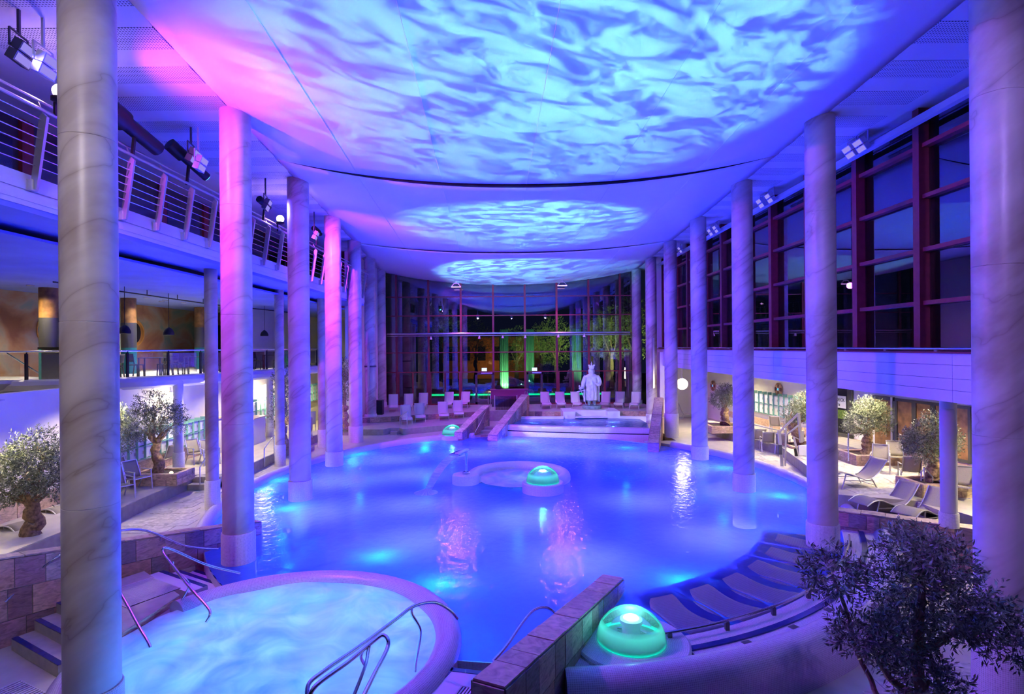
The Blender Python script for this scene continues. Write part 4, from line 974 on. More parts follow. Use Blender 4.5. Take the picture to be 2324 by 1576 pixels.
dome(1.05, 20.2, .34, 'round violet mosaic plinth at the island whirlpool', 'glass dome lamp on the island in mid pool', .73, -1.29, (.55, 23.6, 10.2), 58, POW['dome'] * 2.3, 13, .40, .64)
dome(-3.38, 32.1, .22, 'round mosaic plinth beside the sloping slate wall at the far end', 'glass dome lamp at the far pool edge', .80, -1.29, (.45, 38.3, 10.2), 60, POW['dome'] * 2.9, 12, .38, .63)

# ---- cascade and statue plinth
cas = thing('cascade', 'two tiered curved cascade wall with basin below the statue', 'fountain', (3.6, 33.5, -1.29))
def cy(x): return 32.75 - .24 * (x + .3) - .0 + .012 * (x - 3.4) ** 2
xsr = [-.45 + 7.95 * k / 30 for k in range(31)]
for z0, z1, o_ in ((-1.29, .27, 0.0), (.29, .60, .10)):
    b = MB(); path = [(x, cy(x) + o_) for x in xsr]
    b.sweep(path, [(0, z0), (0, z1 - .06), (-.03, z1 - .015), (-.09, z1), (-.45, z1)], [(0.2, -1)] * len(path)); b.build('weir_wall', 'mosaic', cas, True)
MB().prism([(x, cy(x) + .40) for x in xsr] + [(7.9, 33.6), (7.9, 36.2), (.3, 36.2)], .3, .34).build('basin_floor', 'mosaic_lilac', cas)
bw = [(x, cy(x) + .42) for x in xsr] + [(7.9, 33.6), (7.9, 36.2), (.3, 36.2)]; MB().add([(x, y, .56) for x, y in bw], [tuple(range(len(bw)))]).build('basin_water', 'pool_water', cas)
for x in (1.2, 3.6, 6.0): lamp('basin_fill', 'POINT', (x, 34.2, .45), 50, (.06, .25, 1.0), .08, parent=cas)  # added blue lights under the water to brighten the basin
MB().tube([(x, cy(x) + .09, .28) for x in xsr], .03, 6).build('shadow_joint', 'dark_gap', cas)
for a, q in (((.4, 36.1), (3.2, 36.0)), ((6.7, 36.0), (8.3, 35.6))):
    MB().bar((*a, .5), (*q, .5), .3, .42).build('basin_curb', 'mosaic', cas)
pl = thing('statue_plinth', 'stepped pale stone plinth with water trough below the statue', 'plinth', (4.95, 37.2, DECK))
MB().box((3.2, 36.0, DECK), (3.95, 38.2, 1.0)).build('side_block', 'mosaic', pl); MB().box((6.0, 36.0, DECK), (6.75, 38.2, 1.0)).build('side_block', 'mosaic', pl)
MB().box((3.95, 36.9, DECK), (6.0, 38.2, .98)).build('back_block', 'mosaic', pl); MB().box((3.95, 36.2, .1), (6.0, 36.9, .62)).build('trough', 'mosaic', pl)
MB().box((3.8, 36.02, .60), (6.15, 36.35, .68)).build('weir_lip', 'mosaic', pl)
MB().lathe([(1.25, .985), (1.25, 1.02), (.01, 1.02)], (5.1, 38.15, 0), 40).build('top_slab', 'deck', pl)
# wet steps between the slate walls
ws = thing('pool_steps', 'dark wet steps between the two far slate walls', 'steps', (-1.9, 33.2, -1.2))
for k in range(6):
    y0 = 31.7 + k * .55; x0 = -2.65 + k * .19; MB().box((x0, y0, -1.2), (x0 + 1.35, y0 + .56, -.42 + .14 * k)).build('step', 'riser', ws)
# ---- underwater lamps
uw = [(1000, 1345), (862, 1280), (652, 1168), (638, 1100), (815, 1040), (968, 1012), (1183, 1010), (1420, 1025), (1640, 1072), (1772, 1138), (1548, 1338)]
wh = ['beside the whirlpool rim', 'behind the whirlpool rim', 'beside the second gallery side column', 'beside the third gallery side column', 'near the fourth gallery side column', 'in front of the far glass dome', 'below the cascade', 'in front of the window side slate wall', 'behind the third window side column', 'near the second window side column', 'at the tiled recliners']
for k, (u, v) in enumerate(uw):
    p = P(u, v, -.18); o = thing('pool_lamp', 'round cyan underwater lamp ' + wh[k], 'lamp', (p.x, p.y, -.72), 'underwater lamps')
    MB().lathe([(.14, -.72), (.14, -.60), (.11, -.57)], (p.x, p.y, 0), 16).build('housing', 'steel', o, True)
    MB().lathe([(.11, -.572), (.07, -.55), (.005, -.545)], (p.x, p.y, 0), 16).build('lens', 'blue_glow', o, True)
    lamp('pool_lamp_cyan', 'POINT', (p.x, p.y, -.36), POW['pool_cyan'], CYAN, .12, parent=o)
# added blue fill lights in the floor, brightening water and ceiling
for k, (x, y) in enumerate([(-6.4, 17.6), (-2.6, 15.2), (1.6, 13.6), (5.4, 15.2), (-6.9, 22.0), (-3.3, 18.6), (4.2, 18.8), (7.6, 20.0), (-5.6, 26.2), (-2.0, 27.6), (2.0, 27.8), (5.6, 26.6), (7.4, 23.8), (-.2, 30.6), (.2, 17.0), (-4.0, 23.0)]):
    o = thing('pool_floor_fill', 'added blue fill light under the water of the oval pool', 'lamp', (x, y, -1.3), 'added blue fill lights in the pool floor')
    MB().lathe([(1.1, -1.3), (1.1, -1.27), (1.05, -1.265)], (x, y, 0), 24).build('ring', 'mosaic_fine', o, True); MB().lathe([(1.05, -1.268), (.01, -1.268)], (x, y, 0), 24).build('lens', 'mosaic_fine', o)
    a_ = lamp('pool_fill_light', 'AREA', (x, y, -1.24), POW['pool_blue'], BLUE, 2.0, (x, y, 5), parent=o); a_.data.shape = 'DISK'
for ix in range(-2, 3):
    for iy in range(-2, 3):
        if ix * ix + iy * iy < 7: lamp('whirlpool_lamp', 'POINT', (WHC.x + ix * .98, WHC.y + iy * .98, -.48), 50, (.06, .25, 1.0), .25)
lamp('island_lamp', 'POINT', (.2, 22.1, -.3), 30, (.15, .7, 1.0), .2)
# ================================================================== furniture
def armchair():
    o = thing('armchair', '', 'armchair')
    for s in (-1, 1):
        MB().bar((s * .29, -.30, 0), (s * .29, -.24, .63), .035, .022).build('leg', 'alu', o, local=True)
        MB().bar((s * .29, .34, 0), (s * .28, .12, .42), .035, .022).build('leg', 'alu', o, local=True)
        MB().bar((s * .29, -.27, .64), (s * .28, .27, .66), .045, .022).build('armrest', 'alu', o, local=True)
        MB().bar((s * .26, -.26, .42), (s * .26, .20, .39), .03).build('seat_rail', 'alu', o, local=True)
        MB().bar((s * .255, .17, .37), (s * .25, .40, .95), .03).build('back_rail', 'alu', o, local=True)
    MB().bar((-.25, .40, .94), (.25, .40, .94), .025).build('top_rail', 'alu', o, local=True)
    MB().bar((-.26, -.26, .42), (.26, -.26, .42), .025).build('front_rail', 'alu', o, local=True)
    MB().grid(lambda a, s: Vector((-.25 + .5 * a, -.26 + .45 * s, .435 - .04 * s - .03 * math.sin(a * PI) * math.sin(s * PI))), 6, 6).build('seat', 'sling', o, True, local=True, thick=.008)
    MB().grid(lambda a, s: Vector((-.24 + .48 * a, .19 + .205 * s + .03 * math.sin(a * PI), .42 + .52 * s)), 6, 6).build('backrest', 'sling', o, True, local=True, thick=.008)
    return o
def lounger(mat='sling_light'):
    o = thing('sun_lounger', '', 'sun lounger')
    prof = [(-1.0, .30), (-.85, .38), (-.6, .40), (-.25, .36), (.15, .33), (.30, .40), (.47, .80), (.58, 1.06)]
    pp = smooth_path([(0, y, z) for y, z in prof], 4)
    b = MB(); n = len(pp) - 1
    b.grid(lambda a, s: pp[int(round(a * n))] + Vector(((s - .5) * .60, 0, -.015 * math.sin(s * PI))), n, 4)
    b.build('sling', mat, o, True, local=True, thick=.008)
    for s in (-1, 1):
        MB().tube([q + Vector((s * .31, 0, 0)) for q in pp], .017, 6).build('side_rail', 'alu', o, True, local=True)
        MB().bar((s * .31, -.75, 0), (s * .31, -.72, .39), .03).build('leg', 'alu', o, local=True)
        MB().bar((s * .31, .42, 0), (s * .31, .12, .34), .03).build('leg', 'alu', o, local=True)
        MB().bar((s * .31, .08, .33), (s * .31, .42, .60), .02).build('back_strut', 'alu', o, local=True)
    MB().bar((-.31, .58, 1.06), (.31, .58, 1.06), .02).build('top_rail', 'alu', o, local=True)
    MB().bar((-.31, -.73, .2), (.31, -.73, .2), .02).build('stretcher', 'alu', o, local=True)
    return o
def wave_recliner(mat='sling'):
    o = thing('wave_recliner', '', 'sun lounger')
    prof = [(-1.0, .38), (-.75, .50), (-.45, .50), (-.1, .36), (.2, .27), (.45, .34), (.72, .58), (.95, .88)]
    pp = smooth_path([(0, y, z) for y, z in prof], 4); n = len(pp) - 1
    MB().grid(lambda a, s: pp[int(round(a * n))] + Vector(((s - .5) * .62, 0, 0)), n, 4).build('sling', mat, o, True, local=True, thick=.01)
    for s in (-1, 1):
        MB().tube([q + Vector((s * .32, 0, -.005)) for q in pp], .018, 6).build('side_rail', 'alu', o, True, local=True)
        MB().bar((s * .32, .55, 0), (s * .32, .35, .33), .035, .022).build('leg', 'alu', o, local=True)
        MB().bar((s * .32, -.70, 0), (s * .32, -.55, .49), .035, .022).build('leg', 'alu', o, local=True)
        MB().bar((s * .32, -.6, .28), (s * .32, .45, .22), .025).build('lower_rail', 'alu', o, local=True)
    MB().bar((-.32, .5, .08), (.32, .5, .08), .02).build('stretcher', 'alu', o, local=True)
    return o

TOPZ = PLAT + .012
ac = armchair(); used = False
chairs = [  # pixel of floor centre, floor level, rotation, label
    (312, 1113, TOPZ, 70, 'olive sling armchair at the corner of the lit olive planter'),
    (287, 1104, TOPZ, 75, 'olive sling armchair behind the one at the planter corner, half behind the first column'),
    (272, 1133, TOPZ, 60, 'olive sling armchair at the terrace edge mostly behind the first column'),
    (376, 1064, TOPZ, -105, 'olive sling armchair behind the lit olive trunk with its back to the planter'),
    (447, 1052, TOPZ, 60, 'olive sling armchair under the lockers beside the terrace handrail'),
    (476, 1054, TOPZ, 45, 'olive sling armchair half behind the slender column and terrace handrail'),
    (1998, 1072, TOPZ, -35, 'beige sling armchair against the olive planter nearest the sunbed'),
    (2036, 1062, TOPZ, -20, 'beige sling armchair in front of the frosted glass door'),
    (2066, 1098, TOPZ, 155, 'beige sling armchair turned towards the bronze panels'),
    (2122, 1118, TOPZ, -50, 'beige sling armchair half behind the blue lit column'),
    (2182, 1136, TOPZ, -40, 'beige sling armchair between the blue lit column and the big near column'),
    (1722, 1016, DECK + .012, 170, 'violet lit sling armchair on the deck half behind the third window side column'),
    (1742, 1024, DECK + .012, 165, 'violet lit sling armchair beside the frame of the pool lift'),
    (1776, 1029, DECK + .012, 150, 'violet lit sling armchair behind the frame of the pool lift'),
    (1762, 984, TOPZ, 140, 'sling armchair on the terrace below the lockers'),
    (1796, 982, TOPZ, 150, 'sling armchair beside the olive trunk behind the pool lift'),
]
for u, v, z, r, lab in chairs:
    q = P(u, v, z); place(ac, used, (q.x, q.y, z), math.radians(r), lab, 'sling armchairs'); used = True
sl = lounger(); used = False
far = [(893, 929, 12, 'first lounger of the window row, beside the black loudspeaker'), (927, 927, 8, 'second lounger of the window row from the black loudspeaker'), (960, 925, 4, 'third lounger of the window row from the black loudspeaker'),
       (1018, 922, 0, 'fourth lounger of the window row, before the glazed door'), (1055, 921, -4, 'fifth lounger of the window row, beside the escape door'),
       (1238, 922, 2, 'straight lounger nearest the bar counter'), (1272, 922, 0, 'straight lounger second from the bar counter'), (1307, 922, 0, 'straight lounger just beside the statue'),
       (1374, 922, -14, 'turned lounger just beside the statue'), (1406, 922, -16, 'turned lounger in the middle between statue and end column'), (1442, 923, -18, 'turned lounger before the pink lit end column')]
for u, v, r, lab in far:
    q = P(u, v + 3, .8); place(sl, used, (q.x, q.y, .8), math.radians(r), lab, 'loungers on the upper window terrace'); used = True
for u, v, r, lab in [(922, 958, 14, 'pink lit lounger beside the step handrail on the lower terrace'), (953, 953, 12, 'pink lit lounger second from the step handrail on the lower terrace'), (1006, 949, 10, 'pink lit lounger third from the step handrail on the lower terrace'), (1040, 945, 8, 'pink lit lounger beside the sloping slate wall on the lower terrace')]:
    q = P(u, v + 2, .45); place(sl, True, (q.x, q.y, .45), math.radians(r), lab, 'loungers on the lower window terrace')
for u, v, z, r, lab in [(1560, 951, DECK, 80, 'white lounger behind the fourth window side column below the globe'), (1606, 946, DECK, 95, 'lounger beside the olive planter below the medallion'), (703, 975, PLAT + .012, 200, 'white lounger standing behind the slender columns on the locker side'), (693, 992, PLAT + .012, 205, 'pale lounger seen between the third column and a slender column')]:
    q = P(u, v, z); place(sl, True, (q.x, q.y, z), math.radians(r), lab, 'pale loungers at the sides')
wv = wave_recliner(); used = False
for u, v, z, r, lab in [(1938, 1104, TOPZ, -80, 'grey wave shaped sunbed on the terrace above the step'), (2008, 1166, DECK, -74, 'grey wave shaped sunbed behind the low slate wall'), (2096, 1188, DECK, -62, 'grey wave shaped sunbed half behind the blue lit column'),
                        (12, 1226, DECK, 70, 'dark wave shaped sunbed under the near olive tree'), (104, 1186, DECK, 70, 'dark wave shaped sunbed half behind the first column')]:
    q = P(u, v, z); place(wv, used, (q.x, q.y, z), math.radians(r), lab, 'wave shaped sunbeds'); used = True

# ---- trees
def leaf_cloud(rnd, c, rad, n, size, b, cluster=9):
    c = Vector(c); made = 0
    while made < n:
        d = Vector((rnd.gauss(0, 1), rnd.gauss(0, 1), rnd.gauss(0, 1))).normalized()
        rr = .45 + .55 * rnd.random() ** .5
        p = c + Vector((d.x * rad[0], d.y * rad[1], d.z * rad[2])) * rr
        tw = (d + Vector((rnd.gauss(0, .5), rnd.gauss(0, .5), rnd.gauss(0, .5) + .2))).normalized()
        for k in range(cluster):
            q = p + tw * (k * size * .32)
            side = Vector((rnd.gauss(0, 1), rnd.gauss(0, 1), rnd.gauss(0, 1))).cross(tw).normalized()
            ld = (tw * .7 + side * .9).normalized(); L = size * (.7 + .6 * rnd.random()); w = ld.cross(Vector((rnd.gauss(0, 1), rnd.gauss(0, 1), rnd.gauss(0, 1)))).normalized() * L * .13
            b.append((q, q + ld * L * .45 + w, q + ld * L, q + ld * L * .45 - w)); made += 1
def leaves_mesh(ls):
    b = MB()
    for q in ls: b.add(q, [(0, 1, 2, 3)])
    return b
def fast_leaves(ls, name, mat, parent):
    me = bpy.data.meshes.new(name); off = origin(parent); vs = []; fs = []
    for q in ls:
        k = len(vs); vs += [tuple(v - off) for v in q]; fs.append((k, k + 1, k + 2, k + 3))
    me.from_pydata(vs, [], fs); me.materials.append(M[mat]); o = bpy.data.objects.new(name, me); COL.objects.link(o); o.parent = parent; o['kind'] = 'stuff'
    return o
def gnarl(rnd, a, q, r0, r1, n=7, amp=.05):
    pts = []; rs = []; a, q = Vector(a), Vector(q)
    for k in range(n + 1):
        t = k / n; pts.append(a.lerp(q, t) + Vector((rnd.gauss(0, amp), rnd.gauss(0, amp), 0)) * (0 if k in (0, n) else 1)); rs.append((r0 + (r1 - r0) * t) * (1 + rnd.gauss(0, .12)))
    return pts, rs
def olive(base, blobs, label, trunk_h, r=.16, leaves=7680, size=.075, seed=1, leaf='olive_leaf', bark='bark', name='olive_tree', lean=(0, 0)):
    rnd = random.Random(seed); base = Vector(base); o = thing(name, label, 'tree', base)
    fork = base + Vector((lean[0], lean[1], trunk_h)); pts, rs = gnarl(rnd, base, fork, r * 1.15, r * .9, 8, r * .25); rs[0] *= 1.25
    MB().tube(smooth_path(pts, 3), [rs[min(i // 3, len(rs) - 1)] for i in range(len(pts) * 3 - 2)], 10).build('trunk', bark, o, True)
    tot = sum(x[1][0] * x[1][1] * x[1][2] for x in blobs) ; ls = []
    for c, rad in blobs:
        pts, rs = gnarl(rnd, fork - Vector((0, 0, .05)), base + Vector(c), r * .5, r * .12, 5, r * .35)
        MB().tube(pts, rs, 6).build('branch', bark, o, True)
        leaf_cloud(rnd, base + Vector(c), rad, int(leaves * rad[0] * rad[1] * rad[2] / tot), size, ls)
    fast_leaves(ls, 'foliage', leaf, o); return o
def planter(x0, x1, y0, y1, z0, z1, label, rot=0):
    cx, cyy = (x0 + x1) / 2, (y0 + y1) / 2; o = thing('stone_planter', label, 'planter', (cx, cyy, z0))
    t = .14
    for a in (((x0, y0, z0), (x1, y0 + t, z1)), ((x0, y1 - t, z0), (x1, y1, z1)), ((x0, y0 + t, z0), (x0 + t, y1 - t, z1)), ((x1 - t, y0 + t, z0), (x1, y1 - t, z1))): MB().box(*a).build('box_side', 'sandstone', o)
    MB().box((x0 + t, y0 + t, z0), (x1 - t, y1 - t, z1 - .06)).build('soil', 'soil', o)
    clad(o, (x0, y0, z0), (x1, y0, z0), (x1, y0, z1), (x0, y0, z1), 2, .35, 'sandstone', .015, seed=int(abs(x0) * 7))
    clad(o, (x1, y0, z0), (x1, y1, z0), (x1, y1, z1), (x1, y0, z1), 2, .35, 'sandstone', .015, seed=int(abs(x0) * 9))
    clad(o, (x0, y1, z0), (x0, y0, z0), (x0, y0, z1), (x0, y1, z1), 2, .35, 'sandstone', .015, seed=int(abs(x0) * 5))
    MB().ball((x1 - .35, y0 + .3, z1 - .02), .06).build('uplight', 'lamp_warm', o, True)
    lamp('planter_uplight', 'SPOT', (cx + .38, y0 + .26, z1 + .06), POW['garden'] * .16, WARM, .05, (cx, cyy + .1, z1 + 1.8), 70, .5, o)
    return o
def tree_at(u, v, zp, blobs_px, label, th, seed, pl=None, **kw):
    """trunk foot pixel on the level zp; crown blobs given in metres around the foot"""
    q = P(u, v, zp); sc = kw.pop('sc', 1.0); th *= sc
    blobs_px = [((c_[0] * sc, c_[1] * sc, c_[2] * sc), tuple(r_ * sc for r_ in rd)) for c_, rd in blobs_px]
    if pl: planter(q.x - pl[0], q.x + pl[1], q.y - pl[2], q.y + pl[3], zp - pl[4], zp + .06, pl[5])
    return olive(q, blobs_px, label, th, seed=seed, **kw)
tree_at(357, 1074, .85, [((-.40, 0, 1.75), (.60, .6, .50)), ((.20, .1, 1.95), (.55, .6, .45)), ((-.15, 0, 2.35), (.48, .5, .42)), ((.65, 0, 1.70), (.32, .4, .32)), ((-.75, .2, 1.50), (.32, .4, .32))], 'broad olive tree lit from below in the stone planter before the lockers', 1.05, 3, (.6, .95, .5, .6, .34, 'stone planter of the lit olive tree on the locker side terrace'), leaves=10800)
tree_at(72, 1250, DECK, [((.0, 0, 2.05), (.72, .7, .55)), ((-.6, .1, 1.7), (.5, .6, .45)), ((.55, .1, 1.75), (.42, .5, .45)), ((.15, 0, 2.62), (.45, .5, .38)), ((-.85, .2, 1.4), (.35, .4, .32))], 'dense dark olive tree with stout twisted trunk above the entry steps', 1.2, 4, leaves=14000, r=.20, size=.085)
tree_at(238, 1132, PLAT, [((.45, 0, 2.05), (.55, .5, .6)), ((.35, 0, 2.5), (.4, .4, .35))], 'dark olive tree mostly hidden by the first column', 1.0, 5, leaves=7200)
tree_at(492, 1000, PLAT, [((0, 0, 2.2), (.6, .6, .8)), ((-.35, 0, 1.6), (.35, .5, .7)), ((-.1, 0, 3.0), (.4, .5, .5))], 'tall olive tree half behind the second column', 1.0, 6, leaves=8400)
tree_at(645, 1020, PLAT, [((.0, 0, 2.4), (.45, .5, .9)), ((.0, 0, 3.3), (.4, .4, .6)), ((-.2, 0, 1.5), (.35, .4, .5))], 'tall olive tree between the slender column and the third column', 1.0, 7, leaves=7200, bark='bark_pale')
tree_at(783, 975, .45, [((-.1, 0, 2.5), (.6, .6, .9)), ((.0, 0, 3.4), (.5, .5, .6))], 'dark olive tree between the fourth and fifth gallery side columns', 1.35, 8, leaves=8400, bark='bark_pale')
tree_at(1646, 966, .82, [((-.35, 0, 1.9), (.65, .6, .55)), ((.35, 0, 2.15), (.65, .6, .6)), ((0, 0, 2.6), (.5, .5, .4))], 'round olive tree in the planter below the medallion', 1.25, 9, (1.0, .85, .8, .7, .31, 'low stone planter of the round olive tree below the medallion'), leaves=9120, r=.19, sc=0.72)
tree_at(1820, 1012, .56, [((-.55, 0, 1.9), (.5, .5, .45)), ((.25, 0, 2.35), (.65, .6, .6)), ((.1, 0, 1.9), (.6, .6, .4)), ((.6, .1, 2.0), (.4, .4, .5))], 'leaning olive tree behind the pool lift', 1.15, 10, (.7, .8, .6, .7, .05, 'low stone planter behind the pool lift'), leaves=9120, r=.2, lean=(-.35, 0), sc=0.8)
tree_at(1970, 1031, .86, [((-.3, 0, 1.65), (.65, .6, .6)), ((.35, 0, 1.95), (.65, .6, .6)), ((0, 0, 2.3), (.6, .55, .45)), ((.75, 0, 1.5), (.35, .4, .35)), ((-.7, 0, 1.4), (.35, .4, .35))], 'round olive tree in the planter before the glass entrance door', 1.0, 11, (.8, .95, .6, .7, .35, 'stone planter of the round olive tree before the glass entrance door'), leaves=12480, r=.17, sc=0.78)
tree_at(2118, 1094, .86, [((-.35, 0, 1.3), (.5, .5, .5)), ((-.1, 0, 1.75), (.55, .5, .6)), ((-.75, 0, 1.55), (.4, .4, .4)), ((.45, 0, 1.55), (.45, .5, .55)), ((.1, 0, 2.3), (.4, .4, .35))], 'dark olive tree in the planter behind the blue lit column', .8, 12, (.75, .8, .6, .6, .35, 'stone planter behind the blue lit column'), leaves=11520, r=.17, sc=0.8)
# ---- foreground ficus, leaves as single pieces where they show largest
def ficus():
    rnd = random.Random(40); base = P(2098, 1840, LOW + .45); base.z = LOW + .0
    o = thing('ficus_tree', 'dark leafy ficus with bare forked branches in front of the mosaic parapet', 'tree', base)
    D = 6.5; ls = []
    pt = lambda u, v, d=0: PD(u, v, D + d)
    def limb(path, r0, r1):
        p = smooth_path(path, 5); MB().tube(p, [r0 + (r1 - r0) * i / (len(p) - 1) for i in range(len(p))], 8).build('branch', 'bark_pale', o, True)
    f = pt(2095, 1590)
    MB().tube(smooth_path([base, base.lerp(f, .5) + Vector((.04, 0, 0)), f], 5), [.10, .10, .095, .095, .09, .09, .085, .085, .08, .08, .075], 10).build('trunk', 'bark_pale', o, True)
    limb([f, pt(2080, 1500), pt(2085, 1430), pt(2092, 1340), pt(2090, 1270)], .07, .025)
    limb([pt(2085, 1480), pt(2130, 1460), pt(2160, 1440, .1), pt(2220, 1420, .2)], .05, .02)
    limb([f, pt(2030, 1550), pt(2005, 1520), pt(1985, 1490)], .05, .018)
    limb([f, pt(2000, 1585), pt(1975, 1540, .1), pt(1945, 1480, .1), pt(1925, 1400, 0), pt(1905, 1345, -.05), pt(1890, 1310)], .035, .015)
    limb([pt(2090, 1420), pt(2070, 1370), pt(2040, 1345), pt(2015, 1320)], .03, .012)
    limb([f, pt(2100, 1560), pt(2110, 1545)], .04, .02)
    for (u, v, ru, rv, n) in [(1885, 1300, 58, 55, 700), (2070, 1250, 70, 50, 700), (2130, 1275, 70, 55, 800), (2010, 1315, 50, 50, 500), (2100, 1350, 60, 60, 500), (2160, 1390, 75, 60, 800), (2240, 1410, 75, 55, 900), (2270, 1460, 50, 35, 350), (1965, 1440, 75, 45, 800), (2040, 1450, 80, 50, 900), (2060, 1400, 60, 50, 400), (2085, 1540, 65, 40, 700), (2140, 1560, 50, 35, 400), (2230, 1355, 40, 35, 200)]:
        c = pt(u, v, rnd.uniform(-.25, .25)); leaf_cloud(rnd, c, (ru * D / F * .80, .24, rv * D / F * .80), int(n * 1.9), .075, ls, 8)
    rnd.shuffle(ls)
    ls.sort(key=lambda q: (q[0].y)); near = ls[:300]; rest = ls[300:]
    for q in near:
        me = bpy.data.meshes.new('leaf'); off = origin(o); mid = (q[0] + q[2]) / 2; lift = (q[1] - q[3]).cross(q[2] - q[0]).normalized() * .006
        me.from_pydata([tuple(x - off) for x in (q[0], q[1], q[2], q[3])] + [tuple(mid + lift - off)], [], [(0, 1, 4), (1, 2, 4), (2, 3, 4), (3, 0, 4)]); me.materials.append(M['ficus_leaf'])
        lo = bpy.data.objects.new('leaf', me); COL.objects.link(lo); lo.parent = o
    fast_leaves(rest, 'foliage', 'ficus_leaf', o)
    pb = MB().lathe([(.9, LOW), (.9, LOW + .4), (.8, LOW + .4), (.75, LOW + .3), (.02, LOW + .3)], (base.x, base.y, 0), 32)
    lamp('ficus_uplight', 'SPOT', (base.x - .5, base.y + .6, LOW + .5), 6, WARM, .05, (base.x, base.y, 2.0), 60, .5, o)
ficus()
# curved stone bench beside the near window side column
b = MB(); path = []; nor = []
for k in range(25):
    a = math.radians(100 + 100 * k / 24); nor.append((math.cos(a), math.sin(a))); path.append((7.9 + .0 + 1.5 * math.cos(a), 6.6 + 1.5 * math.sin(a)))
o = thing('round_bench', 'curved mosaic bench with grey top at the big near column', 'bench', (7.9, 6.6, LOW))
b = MB(); b.sweep(path, [(-.02, LOW), (-.02, .05), (-.6, .05), (-.6, LOW)], nor); b.build('bench_wall', 'mosaic', o, True)
b = MB(); b.sweep(path, [(.02, .05), (.02, .10), (-.64, .10), (-.64, .05), (.02, .05)], nor); b.build('bench_top', 'plaster_pale', o, True)
# ================================================================== lamps, gallery things
def gallery_railing():
    x = GX + .06; o = thing('gallery_railing', 'slanted post railing with tension wires on the upper gallery', 'railing', (x, 18, 8.2))
    y = 4.4
    while y < 33.9:
        b = MB(); b.add([(x - .02, y - .03, 8.02), (x + .10, y - .03, 8.02), (x + .30, y - .03, 9.34), (x + .22, y - .03, 9.42), (x + .16, y - .03, 9.34), (x - .02, y + .03, 8.02), (x + .10, y + .03, 8.02), (x + .30, y + .03, 9.34), (x + .22, y + .03, 9.42), (x + .16, y + .03, 9.34)],
                        [(0, 1, 2, 3, 4), (9, 8, 7, 6, 5), (0, 5, 6, 1), (1, 6, 7, 2), (2, 7, 8, 3), (3, 8, 9, 4), (4, 9, 5, 0)])
        p_ = b.build('post', 'alu', o)
        MB().box((x - .05, y - .07, 8.0), (x + .05, y + .07, 8.2)).build('bracket', 'alu', p_)
        MB().bar((x + .22, y, 9.38), (x + .12, y, 9.62), .02).build('rail_arm', 'alu', p_)
        y += 1.2
    for k in range(6): MB().tube([(x + .06 + .028 * k + .02, 4.2, 8.45 + .165 * k), (x + .06 + .028 * k + .02, 34, 8.45 + .165 * k)], .011, 5).build('wire', 'steel', o)
    MB().tube([(x + .22, 4.2, 9.46), (x + .22, 34, 9.46)], .035, 8).build('top_rail', 'alu', o, True)
    MB().tube([(x + .10, 4.2, 9.66), (x + .10, 34, 9.66)], .03, 8).build('lamp_rail', 'alu', o, True)
gallery_railing()
def floodlight(p, tgt, label, energy, col, body='dark_metal', lens='lamp_dim_violet', angle=95, n=2, size=.25, glow_r=None, blend=.6):
    """double flood lamp hung from the ceiling"""
    p = Vector(p); o = thing('floodlight', label, 'floodlight', p, 'double floodlights')
    d = (Vector(tgt) - p).normalized(); side = Vector((0, 0, 1)).cross(d).normalized(); up = d.cross(side).normalized()
    def bx(c, hx, hy, hz):
        return MB().add([c + side * sx * hx + up * sy * hy + d * sz * hz for sz in (-1, 1) for sx, sy in ((-1, -1), (1, -1), (1, 1), (-1, 1))],
                        [(3, 2, 1, 0), (4, 5, 6, 7), (0, 1, 5, 4), (1, 2, 6, 5), (2, 3, 7, 6), (3, 0, 4, 7)])
    for k in range(n):
        c = p + up * ((k - (n - 1) / 2) * .19)
        bx(c, .21, .085, .07).build('lamp_head', body, o); bx(c + d * .072, .18, .065, .004).build('lens', lens, o)
    MB().bar(p - d * .05 + side * .24, p - d * .05 + side * .24 + Vector((0, 0, .30)), .025).build('yoke', body, o); MB().bar(p - d * .05 - side * .24, p - d * .05 - side * .24 + Vector((0, 0, .30)), .025).build('yoke', body, o)
    MB().bar(p - d * .05 + side * .24 + Vector((0, 0, .30)), p - d * .05 - side * .24 + Vector((0, 0, .30)), .025).build('yoke_bar', body, o)
    MB().bar(p - d * .05 + Vector((0, 0, .30)), (p.x - d.x * .05, p.y - d.y * .05, max(p.z + .32, CEIL - .01)), .04).build('stem', body, o)
    lamp('flood_beam', 'SPOT', p + d * .16, energy, col, size, tgt, angle, blend, o)
    return o
FL = POW['flood']
for k, (u, v) in enumerate([(50, 122), (438, 355), (606, 465), (716, 535), (868 - 120, 560)]):
    p = PX(u, v, -8.2); tg = (7.5, p.y + 3, 2.5)
    floodlight((p.x, p.y, min(p.z, CEIL - .34)), tg, ORD[k] + ' dark double floodlight along the upper gallery counted from the first column', FL, VIOLET if k % 2 else BLUE)
for k, (u, v) in enumerate([(105, 150), (455, 372)]):
    p = PX(u, v, -8.0); floodlight((p.x, p.y, min(p.z, CEIL - .32)), (8, p.y + 2, 4), ('white boxed floodlight beside the first column', 'white boxed floodlight beside the spot with cyan lens')[k], FL * .4, VIOLET, 'white_plastic')
for k, (u, v) in enumerate([(1955, 325), (1930, 340), (1748, 437), (1728, 450), (1626, 508), (1614, 516), (1545, 553)]):
    p = PX(u, v, 9.55); floodlight((p.x, p.y, min(p.z, CEIL - .32)), (-5.0, p.y + 1.0, 1.0), ORD[k] + ' white floodlight under the window gallery ceiling counted from the near end', FL * .55, BLUE if k % 2 else VIOLET, 'white_plastic', angle=76)
